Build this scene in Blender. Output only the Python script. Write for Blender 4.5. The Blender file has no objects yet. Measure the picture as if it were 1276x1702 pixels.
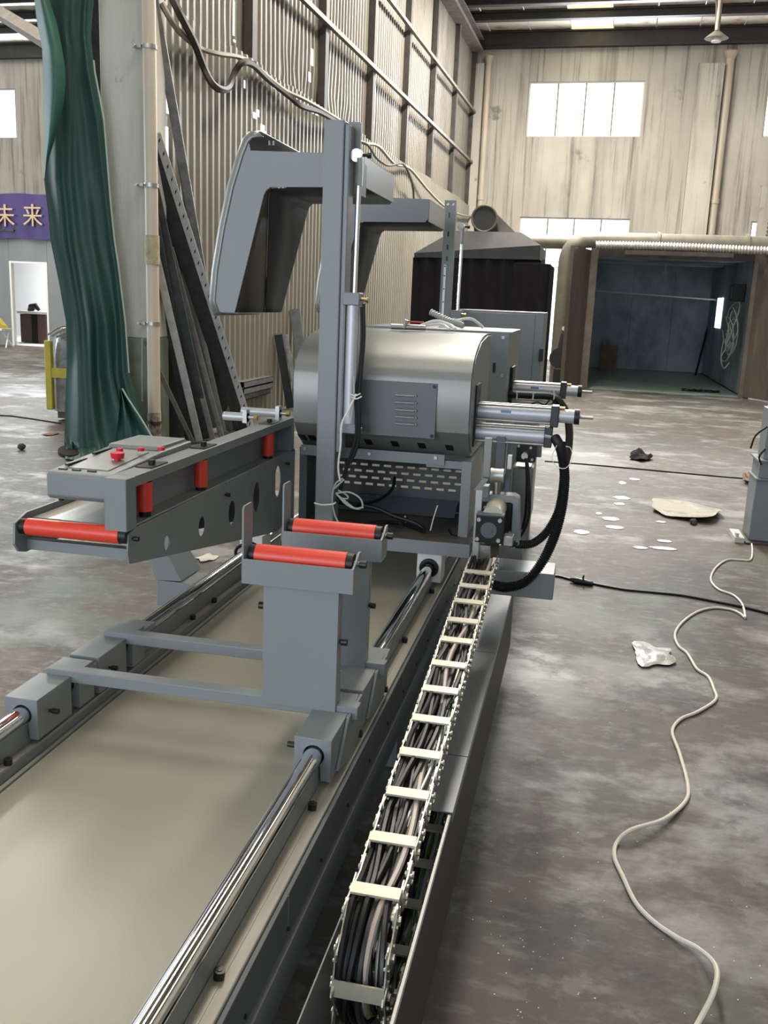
import bpy, bmesh, math, random
from mathutils import Vector, Matrix, noise
random.seed(7)
PI = math.pi
S = bpy.context.scene
COL = S.collection
# ------------------------------------------------------------------ camera
F, PITCH, YAW, ROLL = 1560.0, 0.222649, 0.201285, 0.04145
EYE = Vector((0, 0, 1.4))
_c, _s = math.cos, math.sin
fw = Vector((-_s(YAW)*_c(PITCH), _c(YAW)*_c(PITCH), -_s(PITCH)))
r0 = Vector((_c(YAW), _s(YAW), 0)); u0 = r0.cross(fw)
rt = _c(ROLL)*r0 + _s(ROLL)*u0; up = -_s(ROLL)*r0 + _c(ROLL)*u0
cd = bpy.data.cameras.new('camera'); cam = bpy.data.objects.new('camera', cd); COL.objects.link(cam)
cam.matrix_world = Matrix(((rt.x, up.x, -fw.x, EYE.x), (rt.y, up.y, -fw.y, EYE.y), (rt.z, up.z, -fw.z, EYE.z), (0, 0, 0, 1)))
cd.sensor_fit = 'HORIZONTAL'; cd.sensor_width = 36; cd.lens = F/1276*36; cd.clip_start = 0.02; cd.clip_end = 200
S.camera = cam
# ------------------------------------------------------------------ light, exposure
w = bpy.data.worlds.new('sky'); S.world = w; w.use_nodes = True
bg = w.node_tree.nodes['Background']; bg.inputs[0].default_value = (0.80, 0.90, 1.0, 1); bg.inputs[1].default_value = 1.0
S.view_settings.view_transform = 'Standard'; S.view_settings.look = 'None'
S.view_settings.gamma = 1; S.view_settings.use_curve_mapping = False
S.view_settings.exposure = 0.22
TW = -0.0341699                                   # the building is turned a little against the machine
def W(u, v, z=0.0): return Vector((u*_c(TW)-v*_s(TW), u*_s(TW)+v*_c(TW), z))
def area(name, loc, aim, sx, sy, power, col):
    l = bpy.data.lights.new(name, 'AREA'); l.shape = 'RECTANGLE'; l.size = sx; l.size_y = sy; l.energy = power; l.color = col
    o = bpy.data.objects.new(name, l); COL.objects.link(o); o.location = loc
    o.rotation_euler = (Vector(aim)-Vector(loc)).to_track_quat('-Z', 'Y').to_euler(); return o
WARM = (1.0, 0.94, 0.84); COOL = (0.86, 0.93, 1.0)
for k, (u_, v_, ln, pw) in enumerate([(-1.35, 8.2, 6.5, 420), (-1.35, 17.5, 7.5, 1700), (5.5, 12, 7.5, 160), (-7.5, 12, 7.5, 420), (-13.5, 16, 7.5, 700), (-1.35, 1.0, 4.0, 70)]):
    area('skylight_daylight', W(u_, v_, 7.7), W(u_, v_, 0), 1.0, ln, pw, WARM)
area('window_daylight', W(-0.5, 25.1, 6.3), W(-0.5, 15, 6.3), 2.9, 1.3, 350, COOL)
area('window_daylight', W(5.2, 25.1, 6.3), W(5.2, 10, 6.3), 2.8, 1.3, 300, COOL)
area('window_daylight', W(-17.0, 25.1, 6.3), W(-17.0, 8, 6.3), 3.5, 1.3, 700, COOL)
area('side_fill', W(-19, 8, 3.2), W(-4, 6, 0.0), 5, 3.5, 900, COOL)  # added cool area light from the left, brightens the left floor
area('rear_fill', W(-3.5, -7.5, 2.4), W(-1.0, 3, 1.0), 6, 3.6, 330, COOL)  # added cool fill from behind the camera, lifts the front faces
# ------------------------------------------------------------------ helpers
MINV = Matrix((rt, up, fw)).transposed()
def ray(px, py): return MINV @ Vector(((px-638)/F, -(py-851)/F, 1.0))
def at(px, py, **k):                               # pixel -> point on a plane of the machine frame
    d = ray(px, py); a, b = list(k.items())[0]; i = 'XYZ'.index(a); return EYE + d*((b-EYE[i])/d[i])
def atU(px, py, u):                                # pixel -> point on the side wall plane u = const
    n = W(1, 0); d = ray(px, py); return EYE + d*((u - EYE.dot(n))/d.dot(n))
def atV(px, py, v):
    n = W(0, 1); d = ray(px, py); return EYE + d*((v - EYE.dot(n))/d.dot(n))
def cat(pts, n=8, closed=False):                   # Catmull-Rom
    P = [Vector(p) for p in pts]; out = []
    Q = [P[0]*2-P[1]] + P + [P[-1]*2-P[-2]]
    for i in range(1, len(Q)-2):
        a, b, c, d = Q[i-1:i+3]
        for k in range(n):
            t = k/n
            out.append(0.5*((2*b)+(c-a)*t+(2*a-5*b+4*c-d)*t*t+(3*b-a-3*c+d)*t**3))
    out.append(P[-1]); return out
ORG = {}
class B:
    def __init__(s, T=None): s.v = []; s.f = []; s.T = T
    def add(s, vs, fs):
        o = len(s.v)
        for p in vs:
            p = Vector(p); s.v.append(s.T(*p) if s.T else p)
        s.f += [tuple(o+i for i in f) for f in fs]; return s
    def box(s, x0, x1, y0, y1, z0, z1):
        if x0 > x1: x0, x1 = x1, x0
        if y0 > y1: y0, y1 = y1, y0
        if z0 > z1: z0, z1 = z1, z0
        return s.add([(x0,y0,z0),(x1,y0,z0),(x1,y1,z0),(x0,y1,z0),(x0,y0,z1),(x1,y0,z1),(x1,y1,z1),(x0,y1,z1)],
              [(0,3,2,1),(4,5,6,7),(0,1,5,4),(1,2,6,5),(2,3,7,6),(3,0,4,7)])
    def prism(s, poly, axis, a0, a1):              # poly in the two other axes (x,z) / (y,z) / (x,y)
        n = len(poly)
        def P(q, a): return {'Y': (q[0], a, q[1]), 'X': (a, q[0], q[1]), 'Z': (q[0], q[1], a)}[axis]
        vs = [P(q, a0) for q in poly] + [P(q, a1) for q in poly]
        return s.add(vs, [tuple(range(n)), tuple(range(2*n-1, n-1, -1))] + [(i, n+i, n+(i+1) % n, (i+1) % n) for i in range(n)])
    def loft(s, rings, cap=True, closed=True):
        n = len(rings[0]); vs = [p for r in rings for p in r]; fs = []
        for j in range(len(rings)-1):
            for i in range(n if closed else n-1):
                a = j*n+i; b = j*n+(i+1) % n; fs.append((a, b, b+n, a+n))
        if cap and closed: fs += [tuple(range(n-1, -1, -1)), tuple(range((len(rings)-1)*n, len(rings)*n))]
        return s.add(vs, fs)
    def tube(s, pts, r, n=8, cap=True):
        P = [Vector(p) for p in pts]; m = len(P); rings = []; nrm = None
        for i, p in enumerate(P):
            t = (P[min(i+1, m-1)]-P[max(i-1, 0)]); t = t.normalized() if t.length > 1e-9 else Vector((0, 0, 1))
            if nrm is None:
                nrm = t.cross(Vector((0, 0, 1)));
                if nrm.length < 0.05: nrm = t.cross(Vector((1, 0, 0)))
            nrm = (nrm - t*nrm.dot(t)).normalized(); bn = t.cross(nrm)
            rr = r[i] if isinstance(r, (list, tuple)) else r
            rings.append([p + nrm*rr*_c(2*PI*k/n) + bn*rr*_s(2*PI*k/n) for k in range(n)])
        return s.loft(rings, cap)
    def cyl(s, p0, p1, r, n=20, r1=None):
        return s.tube([p0, p1], [r, r if r1 is None else r1], n)
    def pix(s, x0, y0, x1, y1, Y, d, Y2=None):     # box with its front face on plane Y
        a = at(x0, y0, Y=Y); b = at(x1, y1, Y=Y); c = at(x0, y1, Y=Y); e = at(x1, y0, Y=Y)
        return s.box((a.x+c.x)/2, (b.x+e.x)/2, Y, Y+d, (b.z+c.z)/2, (a.z+e.z)/2)
    def build(s, name, mat, parent=None, bev=0, smooth=35, loc=None):
        me = bpy.data.meshes.new(name); o = bpy.data.objects.new(name, me); COL.objects.link(o)
        if parent is not None: org = ORG[parent.name]; o.parent = parent
        elif loc is not None: org = Vector(loc); o.location = org
        else:
            xs = [p.x for p in s.v]; ys = [p.y for p in s.v]; zs = [p.z for p in s.v]
            org = Vector(((min(xs)+max(xs))/2, (min(ys)+max(ys))/2, min(zs))); o.location = org
        ORG[o.name] = org
        me.from_pydata([p-org for p in s.v], [], s.f); me.validate()
        bm = bmesh.new(); bm.from_mesh(me); bmesh.ops.recalc_face_normals(bm, faces=bm.faces); bm.to_mesh(me); bm.free()
        me.materials.append(mat); me.shade_smooth(); me.set_sharp_from_angle(angle=math.radians(smooth))
        if bev:
            m = o.modifiers.new('edge', 'BEVEL'); m.width = bev; m.segments = 2; m.limit_method = 'ANGLE'; m.angle_limit = math.radians(40); m.harden_normals = False
        return o
def tag(o, label=None, cat=None, group=None, kind=None):
    if label: o['label'] = label
    if cat: o['category'] = cat
    if group: o['group'] = group
    if kind: o['kind'] = kind
    return o
def thing(name, label, cat, loc, group=None):
    o = bpy.data.objects.new(name, None); COL.objects.link(o); o.location = loc; o.empty_display_size = 0.1
    ORG[o.name] = Vector(loc); return tag(o, label, cat, group)
def struct(name, loc=(0, 0, 0)):
    o = bpy.data.objects.new(name, None); COL.objects.link(o); o.location = loc; ORG[o.name] = Vector(loc); o['kind'] = 'structure'; return o
def dup(root, delta, label=None, group=None):
    def rec(o, par):
        c = o.copy(); COL.objects.link(c)
        if par is not None: c.parent = par
        for ch in list(o.children): rec(ch, c)
        return c
    r = rec(root, None); r.location = root.location + Vector(delta)
    if label: r['label'] = label
    if group: r['group'] = group
    ORG[r.name] = ORG[root.name]+Vector(delta); return r
# ------------------------------------------------------------------ materials
def mat(name, col, rough=0.5, metal=0.0, var=0.0, vscale=8.0, bump=0.0, bscale=60.0, col2=None, spec=0.5, stretch=(1, 1, 1), rvar=0.0, thresh=None, emit=None, estr=0, coat=0, alpha=1, trans=0):
    m = bpy.data.materials.new(name); m.use_nodes = True; nt = m.node_tree; N = nt.nodes; L = nt.links; b = N['Principled BSDF']
    b.inputs['Base Color'].default_value = (*col, 1); b.inputs['Roughness'].default_value = rough; b.inputs['Metallic'].default_value = metal
    b.inputs['Specular IOR Level'].default_value = spec; b.inputs['Coat Weight'].default_value = coat
    b.inputs['Alpha'].default_value = alpha; b.inputs['Transmission Weight'].default_value = trans
    if emit: b.inputs['Emission Color'].default_value = (*emit, 1); b.inputs['Emission Strength'].default_value = estr
    tc = N.new('ShaderNodeTexCoord'); mp = N.new('ShaderNodeMapping'); mp.inputs['Scale'].default_value = stretch; L.new(tc.outputs['Object'], mp.inputs[0])
    if var or col2 or rvar:
        n = N.new('ShaderNodeTexNoise'); n.inputs['Scale'].default_value = vscale; n.inputs['Detail'].default_value = 6; n.inputs['Roughness'].default_value = 0.6; L.new(mp.outputs[0], n.inputs['Vector'])
        r = N.new('ShaderNodeValToRGB'); t = thresh or (0.3, 0.7)
        r.color_ramp.elements[0].position = t[0]; r.color_ramp.elements[1].position = t[1]
        c2 = col2 or tuple(min(1, c*(1+var)) for c in col); c1 = col if col2 else tuple(c*(1-var) for c in col)
        r.color_ramp.elements[0].color = (*c1, 1); r.color_ramp.elements[1].color = (*c2, 1)
        L.new(n.outputs[0], r.inputs[0]); L.new(r.outputs[0], b.inputs['Base Color'])
        if rvar:
            q = N.new('ShaderNodeMapRange'); q.inputs[1].default_value = 0.3; q.inputs[2].default_value = 0.7; q.inputs[3].default_value = rough-rvar; q.inputs[4].default_value = rough+rvar
            L.new(n.outputs[0], q.inputs[0]); L.new(q.outputs[0], b.inputs['Roughness'])
    if bump:
        n2 = N.new('ShaderNodeTexNoise'); n2.inputs['Scale'].default_value = bscale; n2.inputs['Detail'].default_value = 4; L.new(mp.outputs[0], n2.inputs['Vector'])
        bp = N.new('ShaderNodeBump'); bp.inputs['Strength'].default_value = bump; bp.inputs['Distance'].default_value = 0.01; L.new(n2.outputs[0], bp.inputs['Height']); L.new(bp.outputs[0], b.inputs['Normal'])
    return m
def layered(name, layers, rough, bump=0.0, bscale=20, spec=0.5):
    """layers: first = base colour; then (colour, scale, stretch, lo, hi, detail, seed, amount, rough or None)"""
    m = bpy.data.materials.new(name); m.use_nodes = True; nt = m.node_tree; N = nt.nodes; L = nt.links; b = N['Principled BSDF']
    b.inputs['Specular IOR Level'].default_value = spec
    tc = N.new('ShaderNodeTexCoord'); cur = N.new('ShaderNodeRGB'); cur.outputs[0].default_value = (*layers[0], 1); cur = cur.outputs[0]
    rc = N.new('ShaderNodeValue'); rc.outputs[0].default_value = rough; rc = rc.outputs[0]
    for (c, sc, st, lo, hi, det, seed, amt, rg) in layers[1:]:
        mp = N.new('ShaderNodeMapping'); mp.inputs['Scale'].default_value = st; mp.inputs['Location'].default_value = (seed*3.1, seed*1.7, seed); L.new(tc.outputs['Object'], mp.inputs[0])
        n = N.new('ShaderNodeTexNoise'); n.inputs['Scale'].default_value = sc; n.inputs['Detail'].default_value = det; n.inputs['Roughness'].default_value = 0.62; L.new(mp.outputs[0], n.inputs['Vector'])
        q = N.new('ShaderNodeMapRange'); q.inputs[1].default_value = lo; q.inputs[2].default_value = hi; q.inputs[3].default_value = 0; q.inputs[4].default_value = amt; L.new(n.outputs[0], q.inputs[0])
        x = N.new('ShaderNodeMix'); x.data_type = 'RGBA'; L.new(q.outputs[0], x.inputs[0]); L.new(cur, x.inputs[6]); x.inputs[7].default_value = (*c, 1); cur = x.outputs[2]
        if rg is not None:
            y = N.new('ShaderNodeMix'); y.data_type = 'FLOAT'; L.new(q.outputs[0], y.inputs[0]); L.new(rc, y.inputs[2]); y.inputs[3].default_value = rg; rc = y.outputs[0]
    L.new(cur, b.inputs['Base Color']); L.new(rc, b.inputs['Roughness'])
    if bump:
        n2 = N.new('ShaderNodeTexNoise'); n2.inputs['Scale'].default_value = bscale; n2.inputs['Detail'].default_value = 6; L.new(tc.outputs['Object'], n2.inputs['Vector'])
        bp = N.new('ShaderNodeBump'); bp.inputs['Strength'].default_value = bump; bp.inputs['Distance'].default_value = 0.01; L.new(n2.outputs[0], bp.inputs['Height']); L.new(bp.outputs[0], b.inputs['Normal'])
    return m
M_floor = layered('worn_concrete', [(0.056, 0.054, 0.046),
    ((0.098, 0.074, 0.057), 0.30, (1, 1, 1), 0.45, 0.60, 6, 1, 0.85, 0.60),
    ((0.034, 0.031, 0.028), 0.9, (1, 1, 1), 0.50, 0.62, 10, 2, 0.8, 0.6),
    ((0.21, 0.21, 0.207), 0.60, (1, 1, 1), 0.53, 0.60, 14, 4, 0.45, 0.42),
    ((0.32, 0.32, 0.318), 1.5, (1, 1.4, 1), 0.52, 0.63, 15, 7, 0.55, 0.38),
    ((0.025, 0.022, 0.020), 3.4, (1, 1, 1), 0.57, 0.64, 14, 9, 0.65, 0.6),
    ((0.24, 0.23, 0.21), 7.0, (1, 1, 1), 0.59, 0.66, 14, 17, 0.35, 0.6),
    ((0.26, 0.26, 0.25), 9.0, (1, 2.2, 1), 0.52, 0.68, 14, 21, 0.30, 0.5),
    ((0.10, 0.13, 0.105), 1.2, (1, 1, 1), 0.56, 0.64, 12, 12, 0.5, 0.55)], 0.60, 0.35, 18, 0.35)
M_plaster = layered('stained_plaster', [(0.45, 0.42, 0.372),
    ((0.38, 0.35, 0.31), 0.45, (1, 1, 1), 0.42, 0.60, 8, 1, 0.8, None),
    ((0.22, 0.205, 0.18), 1.2, (2.2, 2.2, 0.10), 0.50, 0.64, 8, 3, 0.7, None),
    ((0.13, 0.12, 0.11), 4.5, (2.0, 2.0, 0.05), 0.53, 0.64, 6, 5, 0.7, None),
    ((0.54, 0.51, 0.455), 0.8, (1, 1, 0.4), 0.52, 0.66, 10, 8, 0.6, None),
    ((0.10, 0.095, 0.09), 1.4, (1, 1, 1), 0.64, 0.70, 12, 6, 0.6, None)], 0.9, 0.2, 8)
M_corr = layered('corrugated_tin', [(0.17, 0.152, 0.125),
    ((0.10, 0.085, 0.07), 0.9, (1, 1, 0.35), 0.45, 0.65, 6, 1, 0.8, 0.55),
    ((0.25, 0.23, 0.19), 1.7, (1, 1, 0.2), 0.55, 0.7, 6, 3, 0.7, 0.4),
    ((0.09, 0.07, 0.055), 4.0, (1, 1, 0.25), 0.62, 0.74, 8, 5, 0.6, 0.7)], 0.45, 0.05, 40)
M_corr2 = layered('corrugated_tin_lower', [(0.20, 0.187, 0.152),
    ((0.16, 0.145, 0.115), 0.9, (1, 1, 0.35), 0.45, 0.65, 6, 2, 0.8, 0.5),
    ((0.27, 0.255, 0.215), 1.7, (1, 1, 0.2), 0.55, 0.7, 6, 4, 0.7, 0.4)], 0.45, 0.05, 40)
M_paint = mat('machine_grey_paint', (0.192, 0.214, 0.227), 0.42, 0, 0.05, 3, 0.06, 260)
M_plate = mat('machine_plate_paint', (0.365, 0.352, 0.290), 0.32, 0, 0.04, 1.5, 0.03, 200)
M_cover = mat('cover_satin_paint', (0.215, 0.222, 0.212), 0.36, 0.30, 0.04, 3, 0.03, 260)
M_panel = mat('panel_dark_paint', (0.095, 0.108, 0.120), 0.45, 0, 0.05, 4, 0.08, 300)
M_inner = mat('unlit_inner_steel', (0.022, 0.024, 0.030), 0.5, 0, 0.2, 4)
M_rust = mat('primer_brown_inner', (0.06, 0.045, 0.038), 0.7, 0, 0.3, 5)
M_alu = mat('brushed_aluminium', (0.45, 0.45, 0.44), 0.42, 0.8, 0.05, 30, 0.03, 120, stretch=(1, 0.05, 1))
M_anod = mat('anodised_tube', (0.50, 0.51, 0.55), 0.40, 0.35, 0.03, 20)
M_chrome = mat('chromed_rail', (0.75, 0.75, 0.76), 0.07, 1.0)
M_steel = mat('bare_steel', (0.42, 0.41, 0.39), 0.38, 0.9, 0.2, 20, 0.05, 90)
M_zinc = mat('zinc_link', (0.44, 0.43, 0.37), 0.38, 0.8, 0.3, 60)
M_bar = mat('cream_alu_bar', (0.56, 0.53, 0.43), 0.42, 0.25, 0.05, 60)
M_black = mat('black_rubber', (0.010, 0.010, 0.012), 0.42, spec=0.35)
M_blackm = mat('black_oxide_bolt', (0.02, 0.02, 0.02), 0.35, 0.4)
M_endcap = mat('dark_cylinder_head', (0.030, 0.034, 0.040), 0.45, 0.2)
M_red = mat('red_urethane', (0.72, 0.055, 0.028), 0.36, 0, 0.04, 10)
M_redb = mat('red_button', (0.62, 0.012, 0.03), 0.35)
M_white = mat('white_plastic', (0.74, 0.73, 0.70), 0.5)
M_brass = mat('brass_fitting', (0.62, 0.50, 0.22), 0.3, 1)
M_grime = mat('grimy_plate', (0.115, 0.105, 0.085), 0.5, 0, 0, 7, 0.1, 40, col2=(0.03, 0.03, 0.03), thresh=(0.45, 0.7))
M_perf = mat('perforated_screen_paint', (0.085, 0.095, 0.105), 0.5)
M_darksteel = mat('dark_post_steel', (0.060, 0.052, 0.045), 0.6, 0.2, 0.35, 6)
M_girt = mat('girt_steel', (0.16, 0.135, 0.11), 0.55, 0.2, 0.3, 5)
M_roofsteel = mat('purlin_steel', (0.035, 0.033, 0.032), 0.6, 0.1, 0.2, 5)
M_roof = mat('roof_sheet', (0.62, 0.54, 0.45), 0.6, 0, 0, 2.0, col2=(0.34, 0.22, 0.13), thresh=(0.52, 0.68))
M_sky = mat('skylight_sheet', (0.9, 0.85, 0.6), 0.6, 0, 0, 3, emit=(1.0, 0.84, 0.42), estr=1.25)
M_pane = mat('daylit_pane', (0.9, 0.95, 1), 0.3, emit=(0.93, 0.97, 1.0), estr=1.5)
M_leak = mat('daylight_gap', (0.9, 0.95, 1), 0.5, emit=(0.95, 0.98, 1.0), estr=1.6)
M_frame = mat('window_frame_paint', (0.55, 0.54, 0.52), 0.6)
M_column = layered('painted_concrete', [(0.52, 0.51, 0.46),
    ((0.38, 0.37, 0.32), 1.6, (2, 2, 0.25), 0.45, 0.65, 6, 1, 0.9, None),
    ((0.64, 0.62, 0.57), 3.0, (2, 2, 0.3), 0.55, 0.7, 6, 3, 0.7, None),
    ((0.12, 0.11, 0.09), 6.0, (1, 1, 0.5), 0.66, 0.74, 6, 5, 0.6, None)], 0.75, 0.1, 20)
M_columng = layered('green_dado_paint', [(0.17, 0.21, 0.155),
    ((0.34, 0.35, 0.29), 7.0, (1, 1, 0.5), 0.55, 0.68, 8, 1, 0.8, None),
    ((0.06, 0.055, 0.045), 3.0, (1, 1, 1), 0.6, 0.75, 8, 3, 0.8, None)], 0.7, 0.1, 30)
M_pvc = mat('cream_pvc', (0.52, 0.45, 0.36), 0.42, 0, 0, 3, col2=(0.42, 0.37, 0.30), stretch=(1, 1, 0.4))
M_pvcr = mat('rust_stained_pvc', (0.36, 0.31, 0.25), 0.6, 0, 0, 14, col2=(0.06, 0.045, 0.035), thresh=(0.42, 0.6))
M_tarp = mat('green_tarpaulin', (0.006, 0.046, 0.036), 0.55, 0, 0.2, 2.5, 0.15, 14)
M_tarpf = mat('tarpaulin_reverse', (0.020, 0.095, 0.070), 0.5, 0, 0.1, 3, 0.15, 20)
M_hem = mat('tarpaulin_hem', (0.30, 0.36, 0.31), 0.6)
M_scrap = mat('weathered_profile_steel', (0.20, 0.20, 0.20), 0.42, 0.6, 0.3, 12)
M_scrapd = mat('dark_profile_steel', (0.045, 0.052, 0.055), 0.45, 0.4, 0.3, 12)
M_scrapl = mat('galvanised_profile', (0.42, 0.43, 0.44), 0.38, 0.7, 0.2, 12)
M_blackcloth = mat('black_curtain', (0.010, 0.009, 0.010), 0.85, 0, 0.3, 5, spec=0.2)
M_hoodtin = mat('sooty_tin', (0.028, 0.028, 0.030), 0.6, 0.2, 0.3, 5)
M_duct = mat('dull_duct_tin', (0.20, 0.185, 0.15), 0.5, 0.4, 0.2, 5)
M_ducth = mat('foil_duct', (0.55, 0.53, 0.50), 0.35, 0.8, 0.3, 20)
M_booth = layered('sooty_booth_panel', [(0.44, 0.50, 0.56),
    ((0.17, 0.20, 0.23), 0.8, (1, 1, 0.7), 0.42, 0.62, 8, 2, 0.9, 0.5),
    ((0.28, 0.30, 0.31), 2.5, (1, 1, 0.3), 0.6, 0.75, 8, 4, 0.6, 0.4)], 0.42, 0.05, 20)
M_boothdoor = layered('brown_stained_door', [(0.105, 0.088, 0.072),
    ((0.06, 0.05, 0.045), 1.5, (1, 1, 0.3), 0.48, 0.66, 8, 2, 0.85, 0.5),
    ((0.30, 0.26, 0.21), 3.0, (1, 1, 0.2), 0.6, 0.75, 8, 4, 0.6, 0.4)], 0.55, 0.05, 20)
M_boothfloor = mat('booth_green_floor', (0.24, 0.32, 0.27), 0.35, 0, 0.3, 3)
M_office = mat('office_panel', (0.20, 0.215, 0.22), 0.55, 0, 0.12, 1.2, stretch=(1, 1, 0.3))
M_officein = mat('office_white', (0.8, 0.8, 0.8), 0.6)
M_banner = mat('purple_banner', (0.040, 0.022, 0.125), 0.5, 0, 0.15, 3)
M_gold = mat('gold_lettering', (0.50, 0.36, 0.22), 0.5)
M_foam = mat('yellow_foam_corner', (0.50, 0.43, 0.06), 0.7, 0, 0.15, 6)
M_wrap = mat('stretch_film', (0.30, 0.30, 0.28), 0.22, 0, 0, 9, 0.9, 9, col2=(0.12, 0.12, 0.12))
M_card = mat('cardboard', (0.20, 0.13, 0.08), 0.8, 0, 0.2, 6)
M_cream = mat('cream_cable', (0.66, 0.64, 0.56), 0.45)
M_paper = layered('crumpled_paper', [(0.46, 0.43, 0.37), ((0.25, 0.23, 0.19), 9.0, (1, 1, 1), 0.5, 0.68, 8, 1, 0.8, None), ((0.62, 0.60, 0.54), 14, (1, 1, 1), 0.55, 0.7, 6, 4, 0.7, None)], 0.8, 0.5, 30)
M_film = mat('thin_plastic_film', (0.36, 0.35, 0.31), 0.35, 0, 0, 14, 0.5, 24, col2=(0.20, 0.19, 0.165))
M_wood = mat('dark_laminate', (0.10, 0.06, 0.055), 0.45)
M_clear = mat('clear_hose', (0.42, 0.44, 0.43), 0.25)
M_greenw = mat('green_wire', (0.10, 0.22, 0.05), 0.4)
M_pinkw = mat('pink_grey_wire', (0.50, 0.42, 0.38), 0.45)
M_darkc = mat('dark_grey_cable', (0.03, 0.03, 0.03), 0.35)
M_shade = mat('shaded_trough_paint', (0.026, 0.027, 0.026), 0.55)  # colour darkened to stand for shade on the trough's outer wall
M_ledge = mat('machined_ledge', (0.36, 0.34, 0.29), 0.40, 0.25, 0.08, 4, 0.04, 90, stretch=(1, .1, 1))
M_blue = mat('blue_sticker', (0.10, 0.22, 0.42), 0.4)
# ================================================================== THE BUILDING
def UV(p): return (p.x*_c(TW)+p.y*_s(TW), -p.x*_s(TW)+p.y*_c(TW))
VF = 25.4; UL = -4.27; ZR = 7.85
tag(B(W).box(-26, 10, -8, VF+0.3, -0.2, 0).build('floor', M_floor, loc=(0, 0, 0)), kind='structure')
# ---- far wall with openings
def upx(px, py, v=VF): return UV(atV(px, py, v))[0]
def zpx(px, py, v=VF): return atV(px, py, v).z
zt1, zb1 = zpx(976, 135), zpx(970, 227.5); ul1, ur1 = upx(877, 180), upx(1068, 180)
zt2 = zpx(958, 362); zb2 = zt2-1.25
ur2 = upx(1046, 375)
lw = upx(25, 175); rw = upx(1269, 200)
dl, dr = upx(908, 500), upx(946, 500)
rdl, rdr = upx(1243, 500), upx(1300, 500)
openings = [(ul1, ur1, zb1, zt1), (ul1, ur2, zb2, zt2), (rw, rw+2.9, zb1, zt1), (rw, rw+2.9, zb2, zt2), (lw-3.0, lw, zb1-0.05, zt1-0.0),
            (dl, dr, 0, 2.55), (rdl, rdr, 0, 2.3), (-12.4, -9.5, zb1, zt1)]
us = sorted({-20.0, 10.0} | {o[0] for o in openings} | {o[1] for o in openings})
wb = B(W)
for a, b in zip(us[:-1], us[1:]):
    z = 0.0
    for o in sorted([o for o in openings if o[0] <= a+1e-6 and o[1] >= b-1e-6], key=lambda o: o[2]):
        if o[2] > z: wb.box(a, b, VF, VF+0.24, z, o[2])
        z = o[3]
    wb.box(a, b, VF, VF+0.24, z, 8.3)
tag(wb.build('wall_far', M_plaster, loc=W(-4, VF, 0)), kind='structure')
def window(n, o, panes, door=False):
    w_ = struct(('door_%d' if door else 'window_%d') % n, W((o[0]+o[1])/2, VF+0.08, o[2]))
    k = 0.035
    fb = B(W); v0, v1 = VF+0.05, VF+0.11
    fb.box(o[0], o[1], v0, v1, o[3]-k, o[3]).box(o[0], o[1], v0, v1, o[2], o[2]+k).box(o[0], o[0]+k, v0, v1, o[2]+k, o[3]-k).box(o[1]-k, o[1], v0, v1, o[2]+k, o[3]-k)
    fb.build('window_frame', M_frame, w_)
    pw = (o[1]-o[0]-2*k)/panes
    for i in range(panes):
        a = o[0]+k+i*pw
        if i: B(W).box(a-0.018, a+0.018, v0, v1, o[2]+k, o[3]-k).build('mullion', M_girt, w_)
        B(W).box(a+(0.016 if i else 0), a+pw-(0.016 if i < panes-1 else 0), VF+0.075, VF+0.085, o[2]+k, o[3]-k).build('pane', M_pane, w_)
window(1, openings[0], 4); window(2, openings[1], 4); window(3, openings[2], 4); window(4, openings[3], 4); window(5, openings[4], 4); window(6, openings[7], 4)
window(1, openings[5], 1, True); window(2, openings[6], 1, True)
# pilasters and pipes on the far wall
pu = lambda a: upx(*a, v=VF-0.1)
tag(B(W).box(UL+0.02, upx(800, 220), VF-0.25, VF-0.005, 0, 7.25).build('trim_1', M_plaster), kind='structure')
pl, prr = upx(1131, 388, VF-0.3), upx(1166, 388, VF-0.3)
tag(B(W).box(pl, prr+0.1, VF-0.35, VF-0.005, 0, 7.15).build('trim_2', M_plaster), kind='structure')
def pipe_thing(label, u, v, z0, z1, r, group, material=M_pvc):
    t = thing('drain_pipe', label, 'pipe', W(u, v, z0), group)
    B(W).cyl((u, v, z0), (u, v, z1), r, 14).build('pipe_tube', material, t)
    B(W).cyl((u, v, z1-0.02), (u, v, z1+0.14), r*1.1, 14, r*1.7).build('pipe_hopper', material, t)
    for z in (z0+1.8, z0+4.0):
        B(W).cyl((u, v, z), (u, v, z+0.12), r*1.18, 14).build('pipe_socket', material, t)
    return t
pipe_thing('thin cream drain pipe down the far wall beside the corner pilaster', upx(814, 70, VF-0.13), VF-0.13, 0, 7.3, 0.075, None)
pipe_thing('cream drain pipe down the far wall right of the wide pilaster', prr+0.22, VF-0.15, 0, 7.3, 0.10, None)
tag(B(W).box(upx(1265, 300), 9.9, VF-0.3, VF-0.15, 3.0, 4.4).build('trim_3', M_plaster), kind='structure')
# ---- right wall, beyond the frame, with windows
tag(B(W).box(9.0, 9.2, -8, VF, 0, 8.2).build('wall_right', M_plaster), kind='structure')
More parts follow.
